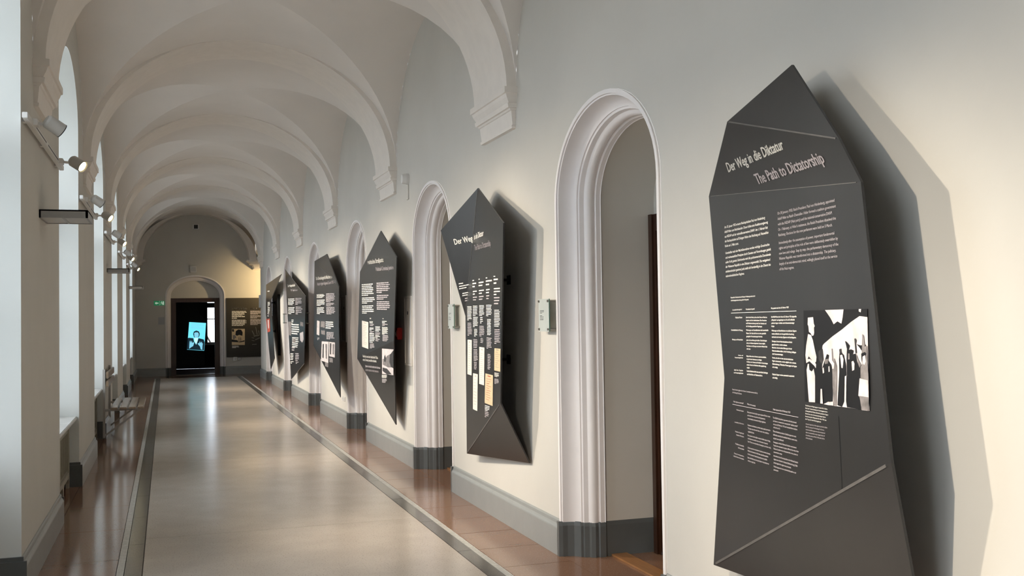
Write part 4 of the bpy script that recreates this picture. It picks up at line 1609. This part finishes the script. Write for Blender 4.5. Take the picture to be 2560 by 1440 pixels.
def inspection(y0, y1, z0, z1, label):
    root = empty('inspection_cover', (RW, (y0 + y1) / 2, z0), label, 'inspection cover')
    mb = MB()
    t = .022
    for a, b, c, d in ((y0, y1, z0, z0 + t), (y0, y1, z1 - t, z1), (y0, y0 + t, z0 + t, z1 - t), (y1 - t, y1, z0 + t, z1 - t)):
        mb.box(RW - .012, RW, a, b, c, d)
    part(mb, 'frame', trim_m, root)
    mb = MB()
    mb.box(RW - .007, RW, y0 + t + .003, y1 - t - .003, z0 + t + .003, z1 - t - .003)
    part(mb, 'door', trim_m, root)
    mb = MB()
    mb.box(RW - .010, RW - .006, y0 + .17, y0 + .20, z1 - .20, z1 - .165)
    part(mb, 'lock', dark_pl, root)


inspection(10.78, 11.12, 1.07, 1.82, 'tall white inspection cover with small black lock, near the red box')
inspection(15.0, 15.5, 1.24, 1.92, 'white inspection cover between the fourth and third panels')
sen = empty('motion_sensor', (RW, 10.90, 3.03), 'small white round sensor high on the wall past the second corbel', 'sensor')
mb = MB()
mb.tube((RW, 10.90, 3.08), (RW - .03, 10.90, 3.08), .062, .06, 20)
mb.tube((RW - .03, 10.90, 3.08), (RW - .07, 10.90, 3.08), .058, .048, 20)
part(mb, 'body', white_pl, sen, smooth=True)
mb = MB()
mb.box(RW - .012, RW, 10.86, 10.94, 2.86, 3.02)
part(mb, 'cable_cover', wall_m, sen)
for i, yy in enumerate((15.22, 15.31, 15.40)):
    root = empty('wall_socket', (RW, yy, .37), 'small white socket low on the wall under the fourth panel, %s of three' % ('nearest', 'middle', 'farthest')[i], 'socket', 'three sockets under the fourth panel')
    mb = MB()
    mb.box(RW - .012, RW, yy - .035, yy + .035, .365, .435)
    part(mb, 'plate', white_pl, root, bevel=.003)
    mb = MB()
    mb.tube((RW - .0115, yy, .40), (RW - .014, yy, .40), .022, .020, 14)
    part(mb, 'insert', grey_pale, root)
mb = MB()
mb.box(RW - .05, RW - .001, 29.20, 29.33, 1.90, 2.25)
tag(mb.build('corner_sign', grey_pale, bevel=.004), 'pale flat box at the far corner of the right wall', 'sign')

# ------------------------------------------------------------------ end wall things
cs = empty('wall_speaker', (.83, EW, 4.17), 'small black and white box high on the end wall', 'speaker')
mb = MB()
mb.box(.74, .92, EW - .10, EW, 4.19, 4.34)
part(mb, 'case', white_pl, cs, bevel=.01)
mb = MB()
mb.box(.775, .885, EW - .104, EW - .099, 4.21, 4.32)
part(mb, 'grille', dark_pl, cs)
el = empty('emergency_light', (.75, EW, 2.95), 'square white emergency lamp above the end doorway', 'lamp')
mb = MB()
mb.box(.665, .845, EW - .07, EW, 2.95, 3.13)
part(mb, 'case', white_pl, el, bevel=.008)
mb = MB()
mb.box(.69, .82, EW - .074, EW - .069, 2.975, 3.105)
part(mb, 'cover', grey_pale, el)
mb = MB()
mb.box(1.82, 2.03, EW - .012, EW, 3.60, 3.86)
tag(mb.build('vent_cover', wall_m, bevel=.003), 'flat painted vent cover upper right on the end wall', 'vent cover')
# exit sign
ex = empty('exit_sign', (-.18, EW, 2.02), 'green emergency exit sign with arrow left of the end doorway', 'sign')
mb = MB()
mb.box(-.325, -.035, EW - .03, EW, 2.015, 2.145)
part(mb, 'panel', green_m, ex, bevel=.004)
mb = MB()
yy = EW - .0315
mb.poly([(-.30, yy, 2.08), (-.255, yy, 2.12), (-.255, yy, 2.095), (-.20, yy, 2.095), (-.20, yy, 2.065), (-.255, yy, 2.065), (-.255, yy, 2.04)])
part(mb, 'arrow', signw_m, ex)
mb = MB()
mb.box(-.172, -.168, yy, yy + .001, 2.015, 2.145)
mb.box(-.085, -.052, yy, yy + .001, 2.03, 2.13)
part(mb, 'door_symbol', signw_m, ex)
mb = MB()
mb.tube((-.112, yy + .001, 2.122), (-.112, yy, 2.122), .009, .009, 12)
mb.poly([(-.125, yy, 2.11), (-.100, yy, 2.108), (-.095, yy, 2.085), (-.112, yy, 2.08)])
mb.poly([(-.112, yy, 2.085), (-.098, yy, 2.085), (-.088, yy, 2.060), (-.092, yy, 2.035), (-.100, yy, 2.035), (-.100, yy, 2.06)])
mb.poly([(-.112, yy, 2.085), (-.100, yy, 2.082), (-.122, yy, 2.055), (-.150, yy, 2.045), (-.150, yy, 2.053), (-.127, yy, 2.064)])
mb.poly([(-.125, yy, 2.11), (-.120, yy, 2.10), (-.145, yy, 2.085), (-.150, yy, 2.092)])
part(mb, 'running_figure', signw_m, ex)
ip = empty('info_plate', (-.12, EW, 1.47), 'small grey plate below the exit sign', 'plate')
mb = MB()
mb.box(-.21, -.04, EW - .01, EW, 1.47, 1.68)
part(mb, 'plate', mat('info_grey', (0.42, 0.43, 0.44), .3), ip)

# information board
bd = empty('information_board', (2.4, EW, .48), 'large black printed board on the end wall right of the doorway', 'board')
bx0, bx1, bz0, bz1 = 1.655, 3.5, .49, 2.21
mb = MB()
mb.box(bx0, bx1, EW - .035, EW - .002, bz0, bz1)
part(mb, 'board', board_m, bd)
ep = (Vector((0, -1, 0)), Vector((0, EW - .035, 1)))
qq = lambda x, y: (400 + x / 4.8, 660 + y / 4.8)
ZE = (400, 660, 4.8)
bl = mat('board_text_block', (0.36, 0.33, 0.24), 0.6, 0.3, noise=0.3, nscale=40)
blr = mat('board_text_block_pink', (0.34, 0.25, 0.20), 0.6, 0.3, noise=0.3, nscale=40)
for s, a, b, tp_, m in (('Die Weiße Rose vor Gericht', (862, 546), (1042, 542), (862, 528), txt_w), ('The White Rose on Trial', (1083, 546), (1235, 543), (1083, 528), txt_l)):
    heading(ep, s, qq(*a), qq(*b), qq(*tp_), m, bd, bold=.03)
for i, (x0, x1, y0, n, y1, m) in enumerate(((862, 1042, 572, 5, 618, txt_w), (862, 1045, 636, 2, 656, txt_w), (862, 1042, 676, 7, 742, txt_w),
                                            (1083, 1240, 568, 4, 604, txt_l), (1083, 1240, 624, 3, 650, txt_l), (1083, 1240, 668, 6, 730, txt_l), (865, 950, 988, 3, 1008, txt_w))):
    bars(ep, n, qq(x0, y0), qq(x1, y0), qq(x0, y1), m, bd, 'paragraph', fill=.6, seed=i)
picture(ep, 'photograph', ([(862, 778), (862, 972), (1018, 972), (1018, 778)], doc_y), [
    ([(905, 850), (910, 805), (940, 785), (975, 790), (992, 820), (988, 862), (950, 850), (925, 862)], ph_k),
    ([(862, 905), (930, 915), (940, 935), (1015, 915), (1015, 930), (960, 940), (862, 935)], ph_k),
    ([(862, 785), (885, 780), (890, 810), (870, 815)], ph_k), ([(945, 880), (952, 880), (952, 930), (945, 930)], ph_d), ([(965, 880), (972, 880), (972, 930), (965, 930)], ph_d),
    ([(875, 855), (900, 850), (915, 880), (890, 905), (875, 900)], ph_g)], bd, ZE, 'sepia photograph of an arched hall')
sk = mat('sketch_grey', (0.20, 0.20, 0.17), .6)
picture(ep, 'drawing', ([(1100, 800), (1110, 800), (1135, 850), (1128, 856)], sk), [
    ([(1145, 755), (1152, 755), (1170, 845), (1162, 850)], sk), ([(1120, 860), (1190, 850), (1196, 858), (1130, 872)], sk), ([(1100, 880), (1130, 885), (1128, 892), (1100, 888)], sk),
    ([(1140, 905), (1200, 880), (1202, 888), (1145, 915)], sk), ([(1100, 912), (1135, 918), (1134, 926), (1100, 920)], sk), ([(1180, 800), (1188, 795), (1196, 850), (1190, 852)], sk),
    ([(1105, 962), (1160, 958), (1160, 967), (1105, 970)], sk)], bd, ZE)
for i, x in enumerate((1.90, 2.02)):
    root = empty('wall_socket', (x, EW, .38), ('larger' if i == 0 else 'smaller') + ' white socket under the information board', 'socket', 'sockets under the board')
    mb = MB()
    h = .055 if i == 0 else .035
    mb.box(x - h, x + h, EW - .05, EW, .44 - h, .44 + h)
    part(mb, 'plate', white_pl, root, bevel=.006)
    mb = MB()
    mb.tube((x, EW - .05, .44), (x, EW - .053, .44), .02, .018, 12)
    part(mb, 'insert', grey_pale, root)

# black stele with screen in the far room
st = empty('screen_stele', (.80, EW + 1.4, 0), 'black folded stele with glowing portrait screen in the far doorway', 'screen')
sy = EW + 1.35
P = lambda x, y: Vector(ony(*qq(x, y), sy))
mb = MB()
prof = [P(200, 420), P(505, 420), P(470, 600), P(525, 650), P(567, 700), P(540, 880), P(535, 1225), P(200, 1235)]
f0 = [tuple(p) for p in prof]
f1 = [(p.x, p.y + .25, p.z) for p in prof]
mb.poly(f0)
mb.poly(f1[::-1])
for i in range(len(f0)):
    j = (i + 1) % len(f0)
    mb.poly([f0[i], f0[j], f1[j], f1[i]])
part(mb, 'body', panel_b, st)
scr = mat('screen_cyan', (.1, .3, .35), .3, emit=(0.16, 0.72, 0.90), estr=0.80)
scr2 = mat('screen_pale', (.2, .4, .45), .3, emit=(0.45, 0.85, 0.98), estr=0.9)
scrk = mat('screen_black', (.005, .01, .015), .3, emit=(0.004, 0.02, 0.035), estr=0.6)
scrs = mat('screen_skin', (.1, .2, .25), .3, emit=(0.22, 0.62, 0.80), estr=0.7)
spn = (Vector((0, -1, 0)), Vector((0, sy - .01, 1)))
picture(spn, 'screen_picture', ([(350, 697), (325, 1028), (530, 1040), (552, 708)], scr), [
    ([(335, 890), (345, 885), (400, 890), (408, 930), (436, 968), (462, 890), (525, 905), (535, 940), (528, 1036), (322, 1026)], scrk),
    ([(398, 840), (405, 812), (435, 798), (465, 808), (478, 835), (474, 862), (462, 880), (408, 880)], scrk),
    ([(410, 828), (425, 820), (455, 820), (466, 838), (464, 865), (450, 885), (428, 888), (412, 870)], scrs),
    ([(410, 888), (458, 885), (450, 930), (432, 966), (415, 925)], scr2),
    ([(355, 935), (362, 915), (372, 945), (382, 918), (388, 948), (404, 935), (410, 950), (398, 985), (372, 1000), (350, 1018), (352, 970)], scrs),
    ([(452, 960), (458, 945), (470, 955), (478, 925), (488, 950), (500, 930), (508, 955), (515, 950), (510, 985), (508, 1030), (488, 1022), (480, 990)], scrs)],
    st, ZE, 'cyan portrait of a man in jacket raising both hands')
mb = MB()
bl2 = []
for i in range(6):
    a, b = (372, 716 + i * 11), (520 if i % 3 else 470, 718 + i * 11)
    mb.poly([hit(*qq(a[0], a[1]), spn, .0045), hit(*qq(b[0], b[1]), spn, .0045), hit(*qq(b[0], b[1] + 4), spn, .0045), hit(*qq(a[0], a[1] + 4), spn, .0045)])
part(mb, 'screen_text', scrs, st, weld=False)

# warm lamp in the side hall that washes the board
hl = empty('ceiling_spot', (3.10, 29.95, 2.62), 'white ceiling spot in the side hall, out of sight', 'spotlight')
mb = MB()
mb.tube((3.10, 29.95, 4.0), (3.10, 29.95, 2.70), .012, .012, 12)
mb.tube((3.12, 29.92, 2.70), (3.07, 30.00, 2.64), .055, .055, 18)
part(mb, 'housing', lamp_m, hl)
ld = bpy.data.lights.new('hall_beam', 'SPOT')
ld.energy = 60
ld.color = (1.0, 0.72, 0.36)
ld.spot_size = math.radians(110)
ld.spot_blend = .7
ld.shadow_soft_size = .05
lo = bpy.data.objects.new('hall_beam', ld)
COL.objects.link(lo)
lo.parent = hl
lo.location = (-.09, .14, -.03)
lo.rotation_euler = Vector((-.45, 1.1, -.12)).to_track_quat('-Z', 'Y').to_euler()
